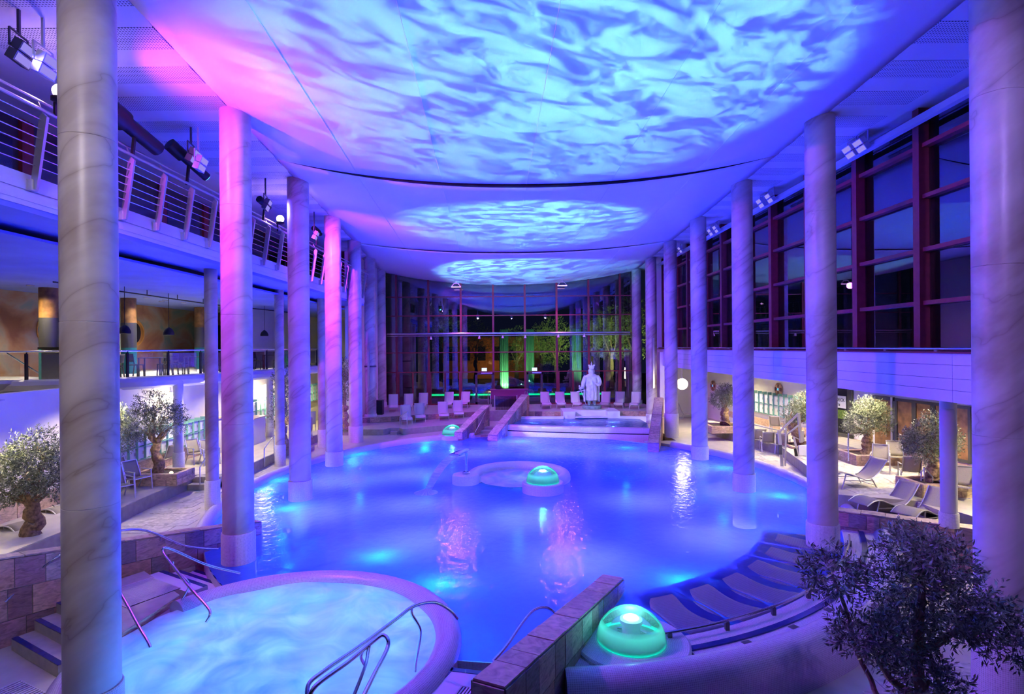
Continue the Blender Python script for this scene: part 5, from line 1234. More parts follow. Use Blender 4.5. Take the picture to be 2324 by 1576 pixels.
# dazzling magenta spots on the gallery
for k, (u, v, tg) in enumerate([(137, 208, (7.5, 19, 1.0)), (636, 497, (-.5, 38, .8))]):
    p = PX(u, v, -8.35); o = thing('stage_spot', ('dazzling magenta spotlight beside the first column', 'dazzling magenta spotlight beside the third column')[k], 'spotlight', (p.x, p.y, p.z - .2), 'magenta stage spots')
    MB().ball(p, .13, 16, 10).build('lens', 'lamp_magenta', o, True); MB().lathe([(.10, p.z - .20), (.15, p.z - .18), (.15, p.z - .12), (.08, p.z - .10)], (p.x, p.y, 0), 14).build('housing', 'black_metal', o, True)
    MB().bar(p + Vector((-.1, 0, -.2)), p + Vector((-.1, 0, -.45)), .04).build('clamp', 'black_metal', o)
    lamp('magenta_beam', 'SPOT', p + Vector((.2, .15, 0)), POW['magenta'] * (1.15, 2.3)[k], MAGENTA, .06, tg, (150, 95)[k], 1.0, o)
# black projector tubes
def tube_proj(u, v, label, d, L=.95, r=.13, lens=None):
    p = PX(u, v, -8.45); d = Vector(d).normalized(); o = thing('projector', label, 'projector', (p.x, p.y, p.z - .3), 'black gallery projectors')
    q = p - d * L / 2; MB().tube([q, q + d * .42, q + d * .42, q + d * L], [r * 1.2, r * 1.2, r * .85, r * .85], 14).build('tube', 'black_metal', o, True)
    MB().bar(p + Vector((0, 0, -.12)), p + Vector((-.05, 0, -.62)), .06).build('yoke', 'black_metal', o)
    if lens: e = p + d * (L / 2 + .003); MB().tube([e, e + d * .01], r * .7, 14).build('lens', lens, o)
    return p, o
tube_proj(305, 295, 'large black projector tube behind the gallery railing', (.1, 1, -.25), 1.5, .2)
p, o = tube_proj(428, 366, 'black projector tube with glowing cyan lens', (.35, .75, -.45), 1.2, .14, 'lamp_cyan')
L = lamp('statue_projector', 'SPOT', p + Vector((.35, .75, -.45)).normalized() * .75, POW['statue'], (.55, .76, 1.0), .04, (4.6, 35.4, 1.1), 17, .2, o); gobo(L, 110, .40, .60, .25)
tube_proj(600, 462, 'small black projector behind the magenta spot', (.2, 1, -.3), .6, .1); tube_proj(720, 525, 'small black projector behind the fourth column', (.2, 1, -.3), .6, .1)
for k, (u, v) in enumerate([(1035, 648), (1276, 645)]):
    p = PD(u, v, 42.0); o = thing('window_spot', ('triangular violet lamp above the window on the locker side', 'triangular violet lamp above the window on the statue side')[k], 'lamp', (p.x, p.y, p.z - .1), 'triangular window lamps')
    for a, q in (((-.35, -.12), (.35, -.12)), ((-.35, -.12), (-.15, .14)), ((.35, -.12), (.15, .14)), ((-.15, .14), (.15, .14))): MB().bar(p + Vector((a[0], 0, a[1])), p + Vector((q[0], 0, q[1])), .05).build('frame_bar', 'lamp_bar' if a[1] == q[1] and a[1] < 0 else 'alu', o)
    MB().bar(p + Vector((0, 0, .14)), p + Vector((0, 0, .9)), .04).build('stem', 'alu', o)
    lamp('window_spot_beam', 'SPOT', p + Vector((0, -.5, -.3)), POW['far'] * 1.6, (.70, .10, .95), .22, (p.x, 38.5, .8), 150, .8, o)
for k, (u, v) in enumerate([(978, 768), (1088, 766), (1141, 765), (1192, 765), (1267, 763), (1326, 762)]):
    p = PD(u, v, 42.71); o = thing('pipe_spot', ORD[k] + ' small spot lamp hanging under the window pipe from the locker side', 'lamp', (p.x, p.y, p.z - .1), 'spots under the window pipe')
    MB().lathe([(.03, p.z + .12), (.06, p.z + .05), (.10, p.z - .10), (.085, p.z - .10), (.05, p.z)], (p.x, p.y, 0), 12).build('shade', 'white_plastic', o, True); MB().bar((p.x, p.y, p.z + .1), (p.x, p.y, 5.95), .02).build('stem', 'alu', o)

# ---- globe lamps
def globe(p, r, label, col=WARM, e=1.0):
    o = thing('globe_lamp', label, 'lamp', (p.x, p.y, p.z - r), 'white globe lamps')
    MB().ball(p, r, 24, 14).build('globe', 'globe', o, True)
    MB().lathe([(.05, p.z + r - .02), (.05, p.z + r + .06), (.015, p.z + r + .07), (.015, 3.9)], (p.x, p.y, 0), 10).build('stem', 'alu', o, True)
    lamp('globe_light', 'POINT', p + Vector((0, 0, -r - .12)), POW['globe'] * .35 * e, col, r * .8, parent=o)
globe(PX(387, 905, -13.15), .24, 'glowing globe lamp behind the lit olive tree')
globe(PX(603, 887, -13.1), .33, 'glowing globe lamp before the lockers between second and third columns')
globe(PX(1548, 872, 10.0), .33, 'glowing globe lamp behind the fourth window side column')
# warm ceiling lamps under the balconies
def downlight(x, y, z, e, label, col=WARM, angle=140):
    o = thing('ceiling_downlight', label, 'lamp', (x, y, z - .02), 'recessed warm downlights')
    MB().lathe([(.12, z - .02), (.12, z), (.10, z)], (x, y, 0), 16).build('ring', 'alu', o, True); MB().lathe([(.10, z - .012), (.01, z - .012)], (x, y, 0), 16).build('lens', 'lamp_warm', o)
    lamp('downlight_beam', 'SPOT', (x, y, z - .06), e, col, .12, (x, y, 0), angle, .8, o)
for k, (x, y) in enumerate([(-12.2, 13.6), (-12.2, 17.4), (-12.0, 22.5), (-12.0, 26.0), (-12.4, 33.0), (-12.2, 37.0)]): downlight(x, y, 3.94 if y > 21 else 3.94, POW['globe'] * (2.0 if y < 17 else 2.2), ORD[k] + ' warm downlight under the cafe balcony counted from the near olive tree')  # the nearest one is added to warm the cream wall
for k, (x, y) in enumerate([(13.4, 14.5), (13.6, 18.0), (13.2, 21.5), (13.0, 25.0), (12.7, 28.5), (12.2, 33.0)]): downlight(x, y, 3.84, POW['globe'] * 4.4, ORD[k] + ' warm downlight under the window gallery counted from the blue lit column')
for k, (u, v) in enumerate([(333, 697), (375, 700), (417, 703), (628, 660)]):
    p = PX(u, v, -16.0); downlight(p.x, p.y, 7.39, POW['cafe'] * 2.5, ORD[k] + ' small downlight in the blue cafe ceiling', WHITE)
for k, (x, y) in enumerate([(-17.5, 13), (-16.8, 20), (-16.5, 27)]): downlight(x, y, 7.39, POW['cafe'] * 5, ('downlight above the cafe stair', 'downlight above the first cafe tables', 'downlight above the middle cafe tables')[k], WARM)

for k, (x, y) in enumerate([(-4.6, 1.2), (0, .6), (4.6, 1.2)]):  # added lamps out of view, brightening the near columns
    o = thing('ceiling_downlight', ('added unseen fill lamp above the viewing gallery, locker side', 'added unseen fill lamp above the middle of the viewing gallery', 'added unseen fill lamp above the viewing gallery, window side')[k], 'lamp', (x, y, 9.4)); MB().lathe([(.22, 9.40), (.22, 9.9), (.05, 10.0), (.03, 10.9)], (x, y, 0), 16).build('shade', 'white_plastic', o, True); MB().lathe([(.18, 9.85), (.01, 9.85)], (x, y, 0), 16).build('bulb', 'lamp_white', o)
    lamp('viewing_gallery_fill', 'SPOT', (x, y, 9.36), (1300, 60, 1700)[k], ((.90, .78, .86), (.5, .4, .95), (.42, .28, 1.0))[k], .06, (x * 1.3, 8.2, 6.5), 72, .6, o)
# ---- cafe balustrade, furniture
bal_o = thing('glass_balustrade', 'glass balustrade with steel handrail along the cafe balcony', 'balustrade', (-13, 24, 4.15))
L = [0]
for i in range(1, len(balp)): L.append(L[-1] + math.dist(balp[i], balp[i - 1]))
def on_bal(s):
    for i in range(1, len(L)):
        if L[i] >= s: t = (s - L[i - 1]) / (L[i] - L[i - 1]); return Vector(balp[i - 1]).lerp(Vector(balp[i]), t)
    return Vector(balp[-1])
MB().tube([(x, y, 5.07) for x, y in balp], .03, 8).build('handrail', 'steel', bal_o, True)
s = .3
while s < L[-1] - 1.3:
    a, q = on_bal(s), on_bal(s + 1.3)
    MB().bar((a.x, a.y, 4.15), (a.x, a.y, 5.0), .05, .10).build('post', 'black_metal', bal_o); MB().bar((a.x, a.y, 4.98), (a.x + .02, a.y, 5.06), .03).build('post_arm', 'black_metal', bal_o)
    e = (q - a) * .06
    MB().add([V2(a + e, 4.2), V2(q - e, 4.2), V2(q - e, 4.98), V2(a + e, 4.98)], [(0, 1, 2, 3)]).build('glass_panel', 'clear_glass', bal_o, thick=.012); s += 1.4
def cafe_chair():
    o = thing('cafe_chair', '', 'chair')
    for sx in (-1, 1):
        MB().bar((sx * .20, -.2, 0), (sx * .19, -.18, .46), .035).build('leg', 'dark_metal', o, local=True); MB().bar((sx * .20, .24, 0), (sx * .19, .17, .46), .035).build('leg', 'dark_metal', o, local=True)
        MB().bar((sx * .19, .17, .46), (sx * .19, .25, .90), .03).build('back_post', 'dark_metal', o, local=True)
    MB().box((-.21, -.21, .44), (.21, .20, .48)).build('seat', 'dark_metal', o, local=True)
    MB().grid(lambda a, s_: Vector((-.2 + .4 * a, .20 + .05 * s_ + .03 * math.sin(a * PI), .58 + .32 * s_)), 5, 4).build('backrest', 'dark_metal', o, True, local=True, thick=.02)
    return o
def cafe_table():
    o = thing('cafe_table', '', 'table')
    MB().box((-.4, -.4, .72), (.4, .4, .75)).build('table_top', 'dark_metal', o, local=True)
    for sx in (-1, 1):
        for sy in (-1, 1): MB().bar((sx * .36, sy * .36, 0), (sx * .36, sy * .36, .72), .05).build('leg', 'dark_metal', o, local=True)
    return o
cc, ct = cafe_chair(), cafe_table(); uc = ut = False
wh = ['behind the first column', 'under the first pendant', 'under the second pendant', 'beside the second column', 'before the white cafe wall', 'at the end of the balcony']
for k, (x, y) in enumerate([(-15.2, 20.9), (-14.2, 22.6), (-13.4, 24.3), (-12.9, 26.4), (-12.3, 29.3), (-12.1, 31.6)]):
    place(ct, ut, (x, y, 4.05), .3, 'dark cafe table ' + wh[k], 'cafe tables'); ut = True
    for j, (dx, dy, r) in enumerate(((-.72, .1, 90), (.72, -.05, -90), (.05, .75, 0))):
        if k == 5 and j == 1: continue
        place(cc, uc, (x + dx, y + dy, 4.05), math.radians(r), ('dark cafe chair facing the glass at the table ', 'dark cafe chair next to the glass at the table ', 'dark cafe chair on the far side of the table ')[j] + wh[k], 'cafe chairs'); uc = True
def pendant(u, v, label, X=-14.0):
    p = PX(u, v, X); o = thing('pendant_lamp', label, 'lamp', (p.x, p.y, p.z - .12), 'black pendant lamps')
    MB().lathe([(.20, p.z - .12), (.20, p.z - .03), (.14, p.z + .10), (.06, p.z + .17), (.02, p.z + .20)], (p.x, p.y, 0), 20).build('shade', 'black_metal', o, True)
    MB().lathe([(.17, p.z - .10), (.01, p.z - .10)], (p.x, p.y, 0), 16).build('bulb', 'lamp_warm', o); MB().tube([(p.x, p.y, p.z + .18), (p.x, p.y, 7.40)], .01, 5).build('cord', 'black_metal', o)
    lamp('pendant_light', 'SPOT', (p.x, p.y, p.z - .14), POW['cafe'], WARM, .1, (p.x, p.y, 4), 130, .5, o); return p
pp = [pendant(283, 750, 'black pendant lamp beside the first column'), pendant(383, 754, 'black pendant lamp before the ochre wall'), pendant(475, 757, 'black pendant lamp beside the second column'), pendant(600, 758, 'black pendant lamp before the white cafe wall', -13.2)]
o = thing('lamp_track', 'black lamp track with short hangers over the cafe tables', 'track', (-14, 25, 7.2)); MB().tube([(-14.0, 17.5, 7.2), (-14.0, 27.0, 7.2), (-13.2, 30.8, 7.2), (-12.6, 35, 7.2)], .025, 6).build('pipe', 'black_metal', o, True)
for y in (18, 20, 22, 24, 26): MB().bar((-14, y, 7.2), (-14, y, 7.4), .02).build('hanger', 'black_metal', o)
for k, (u, w_, lab) in enumerate([(111, 24, 'round painted cafe column before the round opening'), (292, 18, 'round painted cafe column beside the golden round opening'), (455, 15, 'round painted cafe column beside the dark doorway')]):
    p = PX(u, 740, -17.0); r = .30; o = thing('cafe_column', lab, 'column', (p.x, p.y, 4.05))
    MB().lathe([(r, 5.2), (r, 6.3)], (p.x, p.y, 0), 24).build('dark_part', 'dark_metal', o, True); MB().lathe([(r, 6.3), (r, 7.4)], (p.x, p.y, 0), 24).build('upper_part', 'rust_panel', o, True); MB().lathe([(r + .005, 4.05), (r + .005, 5.2)], (p.x, p.y, 0), 24).build('lower_part', 'stool_teal', o, True)
for k, (u, v, lab, m1, m2) in enumerate([(308, 756, 'golden round wall opening beside the cafe column', 'dark_gap', 'facade_orange'), (112, 750, 'teal round wall opening in the painted cafe wall', 'stool_teal', 'plaster_pale')]):
    p = PX(u, v, -18.98); o = thing('round_opening', lab, 'wall opening', (p.x, p.y, p.z - .6)); seg = 32
    ring = [(p.y + .62 * math.cos(2 * PI * k2 / seg), p.z + .62 * math.sin(2 * PI * k2 / seg)) for k2 in range(seg)]
    MB().add([(-18.99, y, z) for y, z in ring], [tuple(range(seg))]).build('recess', m2, o, thick=.01)
    MB().add([(-18.97, p.y - .12 + (y - p.y) * .8, p.z + (z - p.z) * .86) for y, z in ring], [tuple(range(seg))]).build('opening', m1, o, thick=.01)
    MB().tube([(-18.97, y, z) for y, z in ring + ring[:1]], .03, 6).build('edge_ring', 'facade_orange', o, True)
b = MB(); b.box((-18.4, 35.76, 4.05), (-15.4, 35.8, 6.6)); b.build('doorway', 'dark_gap', label='dark open doorway in the cafe end wall', cat='doorway')
o = thing('stair_rail', 'lit stair handrail descending behind the near balustrade', 'handrail', (-17.5, 16.5, 4.1)); MB().tube([PX(12, 800, -17.6), PX(92, 850, -17.6)], .03, 8).build('pipe', 'steel', o, True); MB().box((-17.65, 15.5, 4.05), (-17.55, 19.5, 4.25)).build('stringer', 'rust_panel', o)
o = thing('service_counter', 'dark service counter beside the first column on the cafe level', 'counter', (-16.1, 20.0, 4.05)); MB().box((-16.6, 20.2, 4.05), (-15.9, 21.0, 5.15)).build('body', 'dark_metal', o); MB().box((-16.65, 20.1, 5.15), (-15.8, 21.1, 5.22)).build('counter_top', 'black_metal', o)

# ---- lockers
def lockers(A, B, z0, n, rows, h, label, nrm):
    A, B, nrm = Vector(A), Vector(B), Vector(nrm); o = thing('locker_bank', label, 'lockers', (A.x, A.y, z0), 'glass edged locker banks')
    d = (B - A) / n; dn = nrm
    def bx(a, q, z_0, z_1, t0, t1): return MB().prism([(a + dn * t0)[:2], (q + dn * t0)[:2], (q + dn * t1)[:2], (a + dn * t1)[:2]], z_0, z_1)
    for i in range(n):
        for r in range(rows):
            a, q = A + d * (i + .05), A + d * (i + .95); zz = z0 + r * h
            dr = bx(a, q, zz + .03, zz + h - .03, .0, .16).build('locker_door', 'locker_white', o)
            hh = A + d * (i + .75); MB().prism([(hh + dn * .16)[:2], (hh + d * .12 + dn * .16)[:2], (hh + d * .12 + dn * .20)[:2], (hh + dn * .20)[:2]], zz + h * .4, zz + h * .62).build('lock', 'steel', dr)
    for i in range(n + 1): bx(A + d * (i - .02), A + d * (i + .02), z0 - .02, z0 + rows * h + .12, 0, .24).build('glass_fin', 'glass_edge', o)
    for r in range(rows + 1): bx(A, B, z0 + r * h - .008, z0 + r * h + .008, .16, .23).build('glass_shelf', 'glass_edge', o)
lockers((-13.58, 18.6, 0), (-13.58, 24.9, 0), 1.15, 14, 2, .46, 'long bank of white lockers with glass fins behind the lit olive tree', (1, 0, 0))
lockers((-13.58, 29.4, 0), (-13.58, 32.6, 0), 1.35, 6, 2, .5, 'bank of white lockers below the second globe lamp', (1, 0, 0))
lockers((-13.58, 36.6, 0), (-13.58, 39.4, 0), 1.6, 5, 2, .5, 'bank of white lockers seen behind the third slender column', (1, 0, 0))
ya, yb = 34.3, 26.5
nv = Vector((-1, -.114, 0)).normalized()
lockers((wrx(ya) - .02, ya, 0), (wrx(yb) - .02, yb, 0), 1.25, 16, 2, .55, 'long bank of white lockers with glass fins below the medallions', nv)
o = thing('reception_counter', 'white reception counter beside the lockers behind the second column', 'counter', (-12.6, 27.9, PLAT)); MB().box((-13.4, 27.2, PLAT + .012), (-12.3, 28.5, 1.75)).build('body', 'white_paint', o); MB().box((-13.45, 27.15, 1.75), (-12.25, 28.55, 1.80)).build('counter_top', 'sandstone', o)
o = thing('locker_end_pillar', 'short cream pillar with wooden cap at the end of the long locker bank', 'pillar', (-13.3, 25.3, PLAT)); MB().box((-13.6, 25.05, PLAT + .012), (-12.9, 25.6, 2.05)).build('body', 'wall_cream', o); MB().box((-13.62, 25.0, 2.05), (-12.85, 25.65, 2.1)).build('cap', 'sandstone', o)
# ---- medallions, door, bronze panels on the right wall
def on_wall(Y, z, out=.02): return Vector((wrx(Y), Y, z)) + nv * out
wt = Vector((-.114, 1, 0)).normalized()
def wall_disc(c, r, n=28): return [c + wt * (r * math.cos(2 * PI * k / n)) + Vector((0, 0, r * math.sin(2 * PI * k / n))) for k in range(n)]
def disc_mb(c, r, t, n=28):
    a = wall_disc(c, r, n); q = [x + nv * t for x in a]
    return MB().add(a + q, [tuple(range(n)), tuple(range(2 * n - 1, n - 1, -1))] + [(i, (i + 1) % n, n + (i + 1) % n, n + i) for i in range(n)])
def wall_hit(u, v):
    x, w_ = ray(u, v); Y = (15.8 + .114 * 19.9) / (x + .114); return Vector((wrx(Y), Y, CAMZ + w_ * Y))
for k, (u, v) in enumerate([(1620, 876), (1769, 884)]):
    cpt = wall_hit(u, v) + nv * .03; o = thing('medallion', ('round brown wall medallion with knot cross above the planter olive', 'round brown wall medallion with knot cross above the lockers')[k], 'medallion', cpt - Vector((0, 0, .35)), 'wall medallions')
    disc_mb(cpt, .36, .04).build('disc', 'medal_brown', o)
    for j in range(4):
        a = j * PI / 2; e1 = wt * math.cos(a) + Vector((0, 0, math.sin(a))); e2 = -wt * math.sin(a) + Vector((0, 0, math.cos(a)))
        MB().tube([cpt + nv * .05 + e1 * t + e2 * s_ for t, s_ in ((.08, 0), (.15, .05), (.22, .0), (.22, .08), (.28, .10), (.30, 0), (.28, -.10), (.22, -.08), (.22, 0), (.15, -.05), (.08, 0))], .018, 5).build('cross_arm', 'medal_dark', o)
    MB().add([cpt + nv * .055 + wt * .13, cpt + nv * .055 + Vector((0, 0, .13)), cpt + nv * .055 - wt * .13, cpt + nv * .055 - Vector((0, 0, .13))], [(0, 1, 2, 3)]).build('white_diamond', 'white_plastic', o, thick=.012)
    MB().add([cpt + nv * .07 + wt * .06, cpt + nv * .07 + Vector((0, 0, .06)), cpt + nv * .07 - wt * .06, cpt + nv * .07 - Vector((0, 0, .06))], [(0, 1, 2, 3)]).build('blue_gem', 'blue_glow', o, thick=.012)  # gem glows by its emission colour, though it is no lamp
def wall_box(Ya, Yb, z0, z1, t0, t1):
    a, q = Vector((wrx(Ya), Ya)), Vector((wrx(Yb), Yb)); nn = Vector((nv.x, nv.y))
    return MB().prism([tuple(a + nn * t0), tuple(q + nn * t0), tuple(q + nn * t1), tuple(a + nn * t1)], z0, z1)
def Yw(u): return (15.8 + .114 * 19.9) / ((u - CX) / F + .114)
for k in range(4):
    Ya, Yb = Yw(2034 + k * 43), Yw(2034 + (k + 1) * 43)
    z0, z1 = .95, 2.92
    o = thing('bronze_panel', ORD[k] + ' mottled bronze panel in dark frame counted from the frosted door', 'wall panel', (wrx(Ya), (Ya + Yb) / 2, z0), 'bronze wall panels')
    wall_box(Ya, Yb, z0 + .1, z1 - .1, .02, .05).build('panel', 'rust_panel', o)
    for bx in ((Ya, Ya - .10, z0, z1), (Yb + .10, Yb, z0, z1), (Ya, Yb, z0, z0 + .1), (Ya, Yb, z1 - .1, z1)): wall_box(bx[0], bx[1], bx[2], bx[3], .01, .09).build('frame_bar', 'frame_grey', o)
    if k == 0:
        cpt = on_wall(Yw(2057), 1.42, .06)
        MB().tube([cpt + wt * .16 + Vector((0, 0, .03)), cpt + wt * .02 + Vector((0, 0, .10)), cpt - wt * .18 + Vector((0, 0, .05))], .012, 5).build('logo_arc', 'white_plastic', o)
        for dx in (.04, -.02, -.08): MB().tube([cpt - wt * (-dx) + Vector((0, 0, .06)), cpt + wt * dx + Vector((0, 0, -.08))], .01, 5).build('logo_stroke', 'white_plastic', o)
o = thing('door_3', 'frosted bronze glass door beside the bronze panels', 'door', (wrx(Yw(2010)), Yw(2010), .62)); o['kind'] = 'structure'
Ya, Yb = Yw(1984), Yw(2031); wall_box(Ya - .05, Yb + .05, .62, 2.8, .02, .04).build('leaf_glass', 'rust_panel', o); wall_box(Yb + .12, Yb + .02, .62, 2.95, .02, .12).build('jamb', 'alu', o); wall_box(Ya, Yb, 2.8, 2.95, .02, .10).build('lintel', 'frame_grey', o); wall_box(Yb + .4, Yb + .36, 1.3, 2.1, .06, .1).build('handle', 'steel', o)
o = thing('door_4', 'dark framed glass entrance door beside the second window side column', 'door', (wrx(Yw(1925)), Yw(1925), .9)); o['kind'] = 'structure'
Ya, Yb = Yw(1880), Yw(1937); wall_box(Ya, Yb, .9, 3.55, .015, .03).build('night_pane', 'dark_gap', o)
for bx in ((Ya, Ya - .2, .9, 3.55), (Yb + .28, Yb, .9, 3.55), (Ya, Yb, 3.4, 3.55), (Ya, Yb, .9, 1.05)): wall_box(bx[0], bx[1], bx[2], bx[3], .03, .12).build('frame_bar', 'frame_grey', o)
wall_box(Yb + 1.3, Yb + .35, 1.7, 2.1, .031, .04).build('hedge_view', 'garden_leaf', o)
o2 = thing('direction_sign', 'white direction sign with dark lettering and arrow on the entrance door', 'sign', (wrx(Yw(1912)), Yw(1912), 2.2)); wall_box(Yb + 1.5, Yb + .36, 2.2, 2.75, .10, .12).build('board', 'white_plastic', o2)
fc = bpy.data.curves.new('sign_text', 'FONT'); fc.body = 'NDECK'; fc.size = .22; fc.extrude = .004; fc.align_x = 'RIGHT'
fo = bpy.data.objects.new('sign_text', fc); COL.objects.link(fo); dg = bpy.context.evaluated_depsgraph_get(); me = bpy.data.meshes.new_from_object(fo.evaluated_get(dg)); bpy.data.objects.remove(fo)
me.materials.clear(); me.materials.append(M['frame_grey']); t_ = bpy.data.objects.new('lettering', me); COL.objects.link(t_); t_.parent = o2
tp = Vector((wrx(Yb + .42), Yb + .42, 2.50)) + nv * .125 - origin(o2); tx = -wt
t_.matrix_basis = Matrix(((tx.x, 0, nv.x, tp.x), (tx.y, 0, nv.y, tp.y), (0, 1, 0, tp.z), (0, 0, 0, 1)))
a0 = Vector((wrx(Yb + .75), Yb + .75, 2.30)) + nv * .125
MB().tube([a0 + wt * .12 + Vector((0, 0, .10)), a0], .012, 5).build('arrow_shaft', 'frame_grey', o2); MB().tube([a0 + Vector((0, 0, .09)), a0, a0 + wt * .09], .012, 5).build('arrow_head', 'frame_grey', o2)
b = MB(); b.prism([(13.6, 22.7), (15.4, 22.4), (15.0, 26.0), (13.2, 26.0)], TOPZ, .72); struct(b.build('door_step', 'step_stone', label='stone steps before the glass entrance door'))
b = MB(); b.prism([(13.9, 23.0), (15.4, 22.6), (15.0, 26.0), (13.5, 26.0)], .72, .90); struct(b.build('door_step', 'step_stone', label='upper stone step before the glass entrance door'))
q = P(1926, 1036, .9); rail('handrail', 'steel handrail post on the steps before the entrance door', [(q.x, q.y, .72), (q.x, q.y, 1.65), (q.x + .15, q.y + .1, 1.72), (q.x + .9, q.y + .5, 1.72)], .025)
# hand rails on the terraces
def hoop(a, q, h, label, tilt=.0): rail('handrail', label, [a, a + Vector((0, 0, h - .12)), a.lerp(q, .12) + Vector((0, 0, h - .05)), q + Vector((0, 0, h + tilt)), q + Vector((0, 0, h + tilt - .06)), q], .022, k=3)
hoop(P(454, 1112, .12), P(472, 1086, .5), .85, 'steel handrail at the steps of the locker side terrace')
hoop(P(600, 1062, .12), P(622, 1035, .5), .85, 'steel handrail at the terrace steps between second column and slender column')
hoop(P(908, 982, .15), P(924, 972, .45), .95, 'steel handrail at the step of the lower lounger terrace')
hoop(P(2117, 1140, .3), P(2098, 1122, TOPZ), .80, 'steel handrail at the terrace steps beside the blue lit column')
rail('handrail', 'steel hoop rail before the bar counter on the locker side', [P(1113, 930, .8), P(1113, 930, .8) + Vector((0, 0, 1.0)), P(1111, 928, .8) + Vector((-.1, .3, 1.05)), P(1111, 926, .8) + Vector((-.1, .5, 0))], .022)
rail('handrail', 'steel hoop rail beside the bar counter towards the statue', [P(1198, 932, .8), P(1198, 932, .8) + Vector((0, 0, 1.15)), P(1197, 930, .8) + Vector((-.15, .3, 1.2)), P(1195, 928, .8) + Vector((-.15, .6, 0))], .022)
o = thing('terrace_steps', 'short stone steps up to the locker side terrace by the handrail', 'steps', (-11.05, 20.65, DECK))
for j in range(2): MB().box((-11.55, 20.3 + .35 * j, DECK), (-10.55, 21.0, DECK + .2 * (j + 1) - .004)).build('step', 'step_stone', o)
o = thing('terrace_steps', 'short stone steps up to the terrace beside the slender column', 'steps', (-10.1, 27.6, DECK))
for j in range(2): MB().box((-10.5, 27.2, DECK), (-9.8 - .35 * j, 28.3, DECK + .2 * (j + 1) - .004)).build('step', 'step_stone', o)
o = thing('terrace_steps', 'violet lit steps between the low slate wall and the terrace', 'steps', (11.9, 16.0, DECK))
for j in range(2): MB().box((11.4 + .35 * j, 15.6, DECK), (12.6, 16.65, DECK + .2 * (j + 1))).build('step', 'step_stone', o)
b = MB(); b.box((-11.9, 24.6, DECK), (-11.75, 27.2, .9)); 
o = thing('stone_bench', 'long pale stone bench with lifted seat near the third window side column', 'bench', P(1645, 994, .1)); c0 = P(1606, 985, DECK); c1 = P(1690, 1003, DECK)
MB().bar(c0 + Vector((0, .3, .66)), c1 + Vector((0, .3, .66)), .7, .08).build('seat', 'deck', o); MB().bar(c0 + Vector((.1, .4, .31)), c1 + Vector((-.1, .4, .31)), .3, .62).build('base', 'riser', o)

# ---- pool lift
o = thing('pool_lift', 'white pool lift frame with folded seat on the deck', 'pool lift', P(1782, 1055, DECK))
q = lambda u, v, Y=23.6: PD(u, v, Y)
for nm, a, e, w_ in (('main_post', (1775, 1062), (1768, 978), .13), ('rear_post', (1782, 1058), (1784, 972), .07), ('boom', (1770, 980), (1812, 940), .10), ('lower_boom', (1782, 990), (1812, 966), .08), ('mast', (1812, 938), (1818, 1005), .12), ('lower_mast', (1819, 978), (1819, 1003), .18), ('hand_bar', (1768, 978), (1700, 962), .06), ('seat_post', (1802, 994), (1813, 1040), .09), ('arm_bar', (1795, 988), (1818, 1000), .05)):
    MB().bar(q(*a), q(*e), w_ * .85, w_ * .6).build(nm, 'alu', o)
MB().bar(q(1775, 1062), q(1788, 1062), .22, .12).build('base_plate', 'white_plastic', o)
MB().bar(q(1806, 1018), q(1809, 1040), .16, .05).build('seat_hinge', 'black_metal', o)
b = MB(); b.add([q(1812, 1012), q(1846, 1008), q(1850, 1034), q(1813, 1034)], [(0, 1, 2, 3)]); b.build('seat_shell', 'white_plastic', o, thick=.05)
b = MB(); b.add([q(1766, 1010), q(1773, 1010), q(1774, 1032), q(1767, 1032)], [(0, 1, 2, 3)]); b.build('battery_box', 'frame_grey', o, thick=.12)

# ---- far end things
o = thing('loudspeaker', 'black box on the terrace at the end of the white wall', 'loudspeaker', (-9.2, 36.1, .8)); p = P(860, 942, .8); MB().box((p.x - .30, p.y, .8), (p.x + .22, p.y + .5, 1.72)).build('cabinet', 'black_metal', o); MB().box((p.x - .26, p.y - .01, .86), (p.x + .18, p.y, 1.66)).build('grille', 'dark_gap', o); o.location = (p.x, p.y + .2, .8)
for ch in o.children: ch.location = Vector((-9.2, 36.1, .8)) - Vector(o.location)
o = thing('bar_counter', 'wine red bar counter with glowing edge before the far window', 'counter', (-.2, 41.4, .8)); MB().box((-1.55, 41.2, 1.35), (1.1, 41.8, 1.95)).build('front', 'bar_front', o); MB().box((-1.6, 41.1, 1.95), (1.15, 41.9, 2.05)).build('counter_top', 'bar_front', o); MB().box((-1.5, 41.3, .8), (1.05, 41.75, 1.35)).build('base', 'dark_metal', o)
o2 = thing('till', 'small black till on the bar counter', 'till', (-1.05, 41.5, 2.05)); MB().box((-1.2, 41.35, 2.05), (-.85, 41.65, 2.08)).build('foot', 'black_metal', o2); MB().box((-1.2, 41.5, 2.08), (-.85, 41.56, 2.32)).build('screen', 'black_metal', o2)
o = thing('glass_screen', 'ribbed green glass screen between the slate wall and the bar counter', 'screen', (-.45, 39.2, .8)); p0, p1 = PD(1124, 940, 38.5), PD(1172, 940, 38.5)
for k in range(8):
    x0 = p0.x + (p1.x - p0.x) * k / 8; x1 = p0.x + (p1.x - p0.x) * (k + .97) / 8; MB().box((x0, 38.95, .82), (x1, 38.99, 1.75)).build('glass_strip', 'smoke_glass', o)
for x in (p0.x - .05, p1.x + .05): MB().bar((x, 38.97, .8), (x, 38.97, 1.82), .05).build('post', 'alu', o)
p = PD(851, 877, 39.0); o = thing('wall_sign', 'small grey sign on the white wall beside the far window', 'sign', (p.x, p.y, p.z)); MB().box((p.x - .04, p.y - .25, p.z - .2), (p.x + .04, p.y + .25, p.z + .2)).build('plate', 'frame_grey', o)
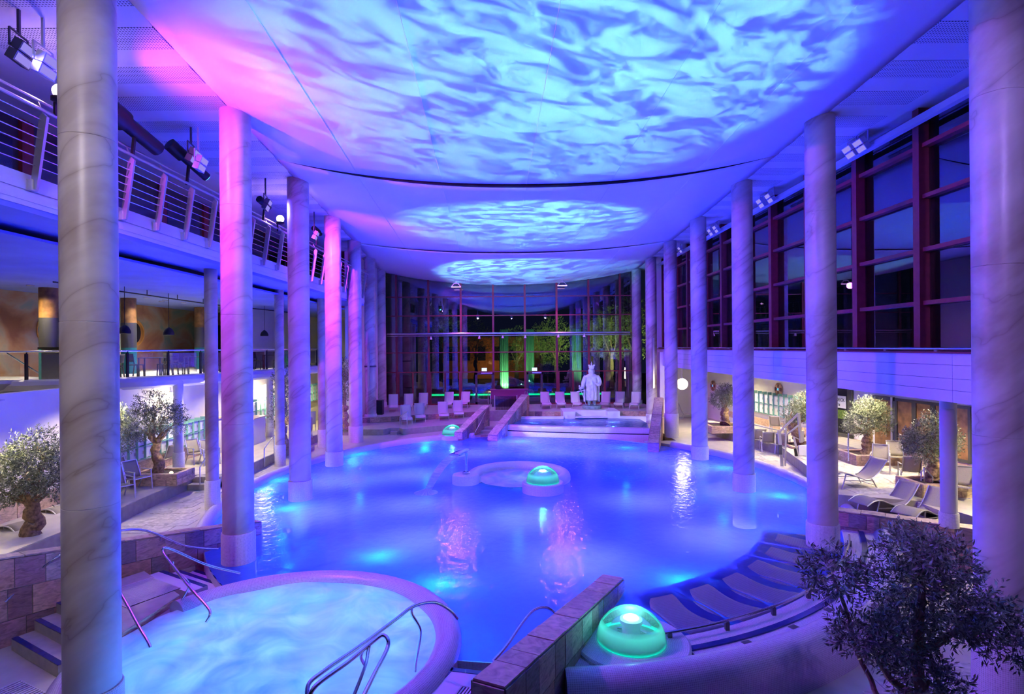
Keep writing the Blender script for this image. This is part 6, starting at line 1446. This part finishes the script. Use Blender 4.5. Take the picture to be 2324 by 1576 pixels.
p = PD(826, 830, 36.0); o = thing('column_bracket', 'grey bracket clamped around the sixth gallery side column', 'bracket', (lrow(36.2), 35.8, 3.9)); MB().lathe([(.37, 3.9), (.37, 4.0)], (lrow(36.2), 36.2, 0), 24, cap=False).build('clamp', 'dark_metal', o, True); MB().box((lrow(36.2) - .06, 35.68, 2.6), (lrow(36.2) + .06, 35.80, 5.3)).build('light_bar', 'alu', o)
x6, y6 = rrow(8.8 + 5.65 * 5), 8.8 + 5.65 * 5; o = thing('column_bracket', 'long steel light bar on the sixth window side column', 'bracket', (x6, y6 - .4, 2.8)); MB().box((x6 - .02, y6 - .44, 2.4), (x6 + .10, y6 - .36, 5.6)).build('light_bar', 'alu', o)

# ---- statue
def statue():
    bx, by, bz = 5.2, 37.55, 1.02
    o = thing('statue', 'white stone statue of a crowned king in cloak with sword', 'statue', (bx, by, bz))
    MB().lathe([(.62, bz), (.64, bz + .10), (.58, bz + .22), (.02, bz + .24)], (bx, by, 0), 24).build('base', 'statue_base', o, True)
    sec = [(.20, .30, .24), (.55, .33, .25), (.62, .36, .27), (1.0, .37, .27), (1.35, .36, .27), (1.6, .38, .28), (1.9, .44, .28), (2.1, .43, .25), (2.22, .32, .20), (2.30, .14, .14), (2.36, .11, .12)]
    def body(a, s):
        z = .55 + s * 1.81; rx, ry = sec[-1][1:]
        for i in range(len(sec) - 1):
            if sec[i][0] <= z <= sec[i + 1][0]:
                t = (z - sec[i][0]) / (sec[i + 1][0] - sec[i][0]); rx = sec[i][1] + t * (sec[i + 1][1] - sec[i][1]); ry = sec[i][2] + t * (sec[i + 1][2] - sec[i][2]); break
        th = a * 2 * PI
        fold = .10 * math.sin(th * 9 + 2.2 * z + .8 * math.sin(z * 4)) * (1 if z < 1.5 else max(0, (2.15 - z) / .65))
        drape = .07 * math.sin((z * 5 + 3 * abs(math.cos(th))) * 2.4) * (1 if 1.0 < z < 2.0 else .2)
        k = 1 + fold * .9 + drape
        return Vector((bx + rx * k * math.cos(th), by + ry * k * math.sin(th), bz + z))
    MB().grid(body, 72, 50).build('robe', 'statue_stone', o, True)
    def cloak(a, s):
        z = .45 + s * 1.72; th = PI * (-.08 + 1.16 * a); fl = .05 * math.sin(a * 38)
        return Vector((bx + (.46 + fl - .04 * s ** 3) * math.cos(th), by + .08 + (.36 + fl) * math.sin(th), bz + z))
    MB().grid(cloak, 60, 16).build('cloak', 'statue_stone', o, True, thick=.05)
    for s in (-1, 1):
        MB().tube([(bx + s * .17, by - .02, bz + .75), (bx + s * .17, by - .04, bz + .45), (bx + s * .17, by - .02, bz + .22)], [.15, .12, .09], 12).build('leg', 'statue_base', o, True)
        MB().ball((bx + s * .19, by - .14, bz + .27), .10, 12, 8, .9, 1.7, .6).build('foot', 'statue_base', o, True)
    MB().tube(smooth_path([(bx - .40, by, bz + 2.06), (bx - .54, by - .05, bz + 1.72), (bx - .62, by - .20, bz + 1.42), (bx - .78, by - .30, bz + 1.36)], 4), [.15, .15, .15, .14, .14, .13, .12, .12, .11, .10, .09, .08, .07], 12).build('arm', 'statue_stone', o, True)
    MB().tube(smooth_path([(bx + .40, by, bz + 2.06), (bx + .52, by - .08, bz + 1.75), (bx + .42, by - .34, bz + 1.58), (bx + .24, by - .40, bz + 1.66)], 4), [.15, .15, .15, .14, .14, .13, .12, .12, .11, .10, .09, .08, .07], 12).build('arm', 'statue_stone', o, True)
    MB().ball((bx - .80, by - .32, bz + 1.36), .085).build('hand', 'statue_stone', o, True); MB().ball((bx + .22, by - .41, bz + 1.68), .085).build('hand', 'statue_stone', o, True)
    sw = thing_part = MB().bar((bx - .80, by - .34, bz + 1.42), (bx - .42, by - .36, bz + .28), .07, .03).build('sword', 'statue_stone', o)
    MB().bar((bx - 1.0, by - .34, bz + 1.14), (bx - .46, by - .34, bz + 1.24), .06).build('sword_guard', 'statue_stone', sw); MB().ball((bx - .83, by - .33, bz + 1.50), .06).build('pommel', 'statue_stone', sw, True)
    hz = bz + 2.52
    MB().ball((bx, by - .03, hz), .165, 20, 14, .92, 1.05, 1.22).build('head', 'statue_stone', o, True)
    MB().ball((bx, by - .20, hz - .02), .035, 8, 6, .8, 1, 1.5).build('nose', 'statue_stone', o, True)
    MB().ball((bx, by - .12, hz - .20), .13, 14, 10, .9, .75, 1.15).build('beard', 'statue_stone', o, True)
    for s in (-1, 1): MB().ball((bx + s * .15, by + .02, hz - .08), .09, 10, 8, .7, .9, 1.7).build('hair', 'statue_stone', o, True); MB().ball((bx + s * .06, by - .185, hz + .04), .025).build('eye', 'statue_base', o, True)
    MB().lathe([(.17, hz + .10), (.20, hz + .30), (.18, hz + .31), (.14, hz + .24), (.02, hz + .30)], (bx, by - .02, 0), 16).build('crown', 'statue_stone', o, True)
    for k in range(8): a = k * PI / 4; MB().tube([(bx + .19 * math.cos(a), by - .02 + .19 * math.sin(a), hz + .28), (bx + .20 * math.cos(a), by - .02 + .20 * math.sin(a), hz + .37)], [.045, .008], 6).build('crown_point', 'statue_stone', o, True)
    MB().ball((bx, by - .02, hz + .40), .06).build('crown_orb', 'statue_stone', o, True); MB().bar((bx, by - .02, hz + .44), (bx, by - .02, hz + .56), .03).build('crown_cross', 'statue_stone', o)
statue()

# ================================================================== night garden outside
b = MB(); b.box((-30, 43.6, -.2), (30, 95, .6)); struct(b.build('garden_ground', 'night_ground', label='dark garden ground beyond the far window'))
b = MB(); b.box((11.2, 4, -.2), (40, 43, 3.8)); 
o = thing('light_wall', 'low terrace wall with green light strip outside the far window', 'wall', (0, 46, .6)); MB().box((-7.5, 46.0, .6), (7.2, 46.3, 1.45)).build('wall_body', 'green_pillar', o); MB().box((-7.5, 45.97, 1.22), (7.2, 46.0, 1.36)).build('light_strip', 'green_led', o)
b = MB(); b.prism([(-7, 47.5), (9, 47.5), (10, 55), (-6, 55)], .6, .85); b.build('outdoor_pool', 'blue_tile', label='dark blue outdoor pool beyond the window', cat='pool')
for k, (u, w_) in enumerate([(1142, .9), (1206, .8), (1320, .9)]):
    p = PD(u, 800, 52); o = thing('green_pillar', ('fluted green lit pillar beyond the bar counter', 'fluted green lit pillar beyond the escape door', 'fluted green lit pillar behind the statue')[k], 'pillar', (p.x, 52, .6), 'green lit garden pillars')
    ring = [((w_ * (.5 if j % 2 else .44)) * math.cos(2 * PI * j / 28) + p.x, (w_ * (.5 if j % 2 else .44)) * math.sin(2 * PI * j / 28) + 56) for j in range(28)]
    o.location.y = 56; MB().prism(ring, .6, 6.8).build('shaft', 'green_pillar', o)
    MB().prism([(p.x + .7 * math.cos(2 * PI * j / 16), 56 + .7 * math.sin(2 * PI * j / 16)) for j in range(16)], .6, .8).build('foot', 'green_pillar', o)
    lamp('pillar_light', 'SPOT', (p.x - .2, 54.2, .9), POW['garden'] * .45, (.03, .9, .45), .1, (p.x, 56, 4.0), 70, .6, o)
o = thing('orange_house', 'orange lit house front far behind the garden', 'building', (-6, 82, .6)); MB().box((-10, 82, .6), (4, 83, 6.5)).build('front', 'facade_orange', o)
for k in range(6): MB().box((-9.3 + k * 2.2, 81.95, 3.2), (-8.2 + k * 2.2, 82, 5.2)).build('window', 'dark_gap', o)
MB().prism([(-10.5, 81.5), (4.5, 81.5), (4.5, 84), (-10.5, 84)], 6.5, 6.8).build('roof', 'dark_metal', o)
lamp('house_light', 'POINT', (-3, 78, 3), POW['garden'] * .6, (1, .55, .15), .3, parent=o)
gt = [(1172, 63, 5.5, 'slim garden tree beyond the bar counter'), (1228, 70, 6, 'slim garden tree beyond the escape door'), (1262, 62, 6.5, 'leafy garden tree beyond the straight loungers'), (1345, 66, 7.5, 'leafy garden tree right behind the statue'), (1388, 60, 7.5, 'tall leafy garden tree beyond the turned loungers'), (1440, 54, 8, 'tall leafy garden tree behind the pink lit end column'), (1080, 70, 6.5, 'dark garden tree beyond the locker side escape door'), (1000, 62, 7.5, 'dark garden tree beyond the fourth window lounger')]
for k, (u, Y, h, lab) in enumerate(gt):
    p = PD(u, 800, Y); olive((p.x, Y, .6), [((0, 0, h * .62), (1.9, 1.6, 1.5)), ((-.9, .2, h * .8), (1.5, 1.4, 1.3)), ((.9, 0, h * .85), (1.5, 1.4, 1.3)), ((0, 0, h), (1.3, 1.2, 1.2))], lab, h * .45, r=.2, leaves=7000, size=.15, seed=60 + k, leaf='garden_leaf', bark='bark_pale', name='garden_tree')
for k, (x, y) in enumerate([(-.5, 54.5), (3.8, 54.0), (8.2, 53.0), (12, 54)]):
    o = thing('garden_spot', ('garden spotlight under the slim trees', 'garden spotlight before the straight loungers', 'garden spotlight under the tall leafy trees', 'garden spotlight behind the end column')[k], 'lamp', (x, y, .6), 'garden spotlights'); MB().lathe([(.08, .6), (.10, .75), (.07, .76)], (x, y, 0), 10).build('housing', 'black_metal', o, True); MB().ball((x, y, .80), .06).build('lens', 'lamp_warm', o, True)
    lamp('garden_beam', 'SPOT', (x, y, .95), POW['garden'] * 9, (.85, 1.0, .35), .1, (x + .3, y + 4, 6.0), 100, .7, o)
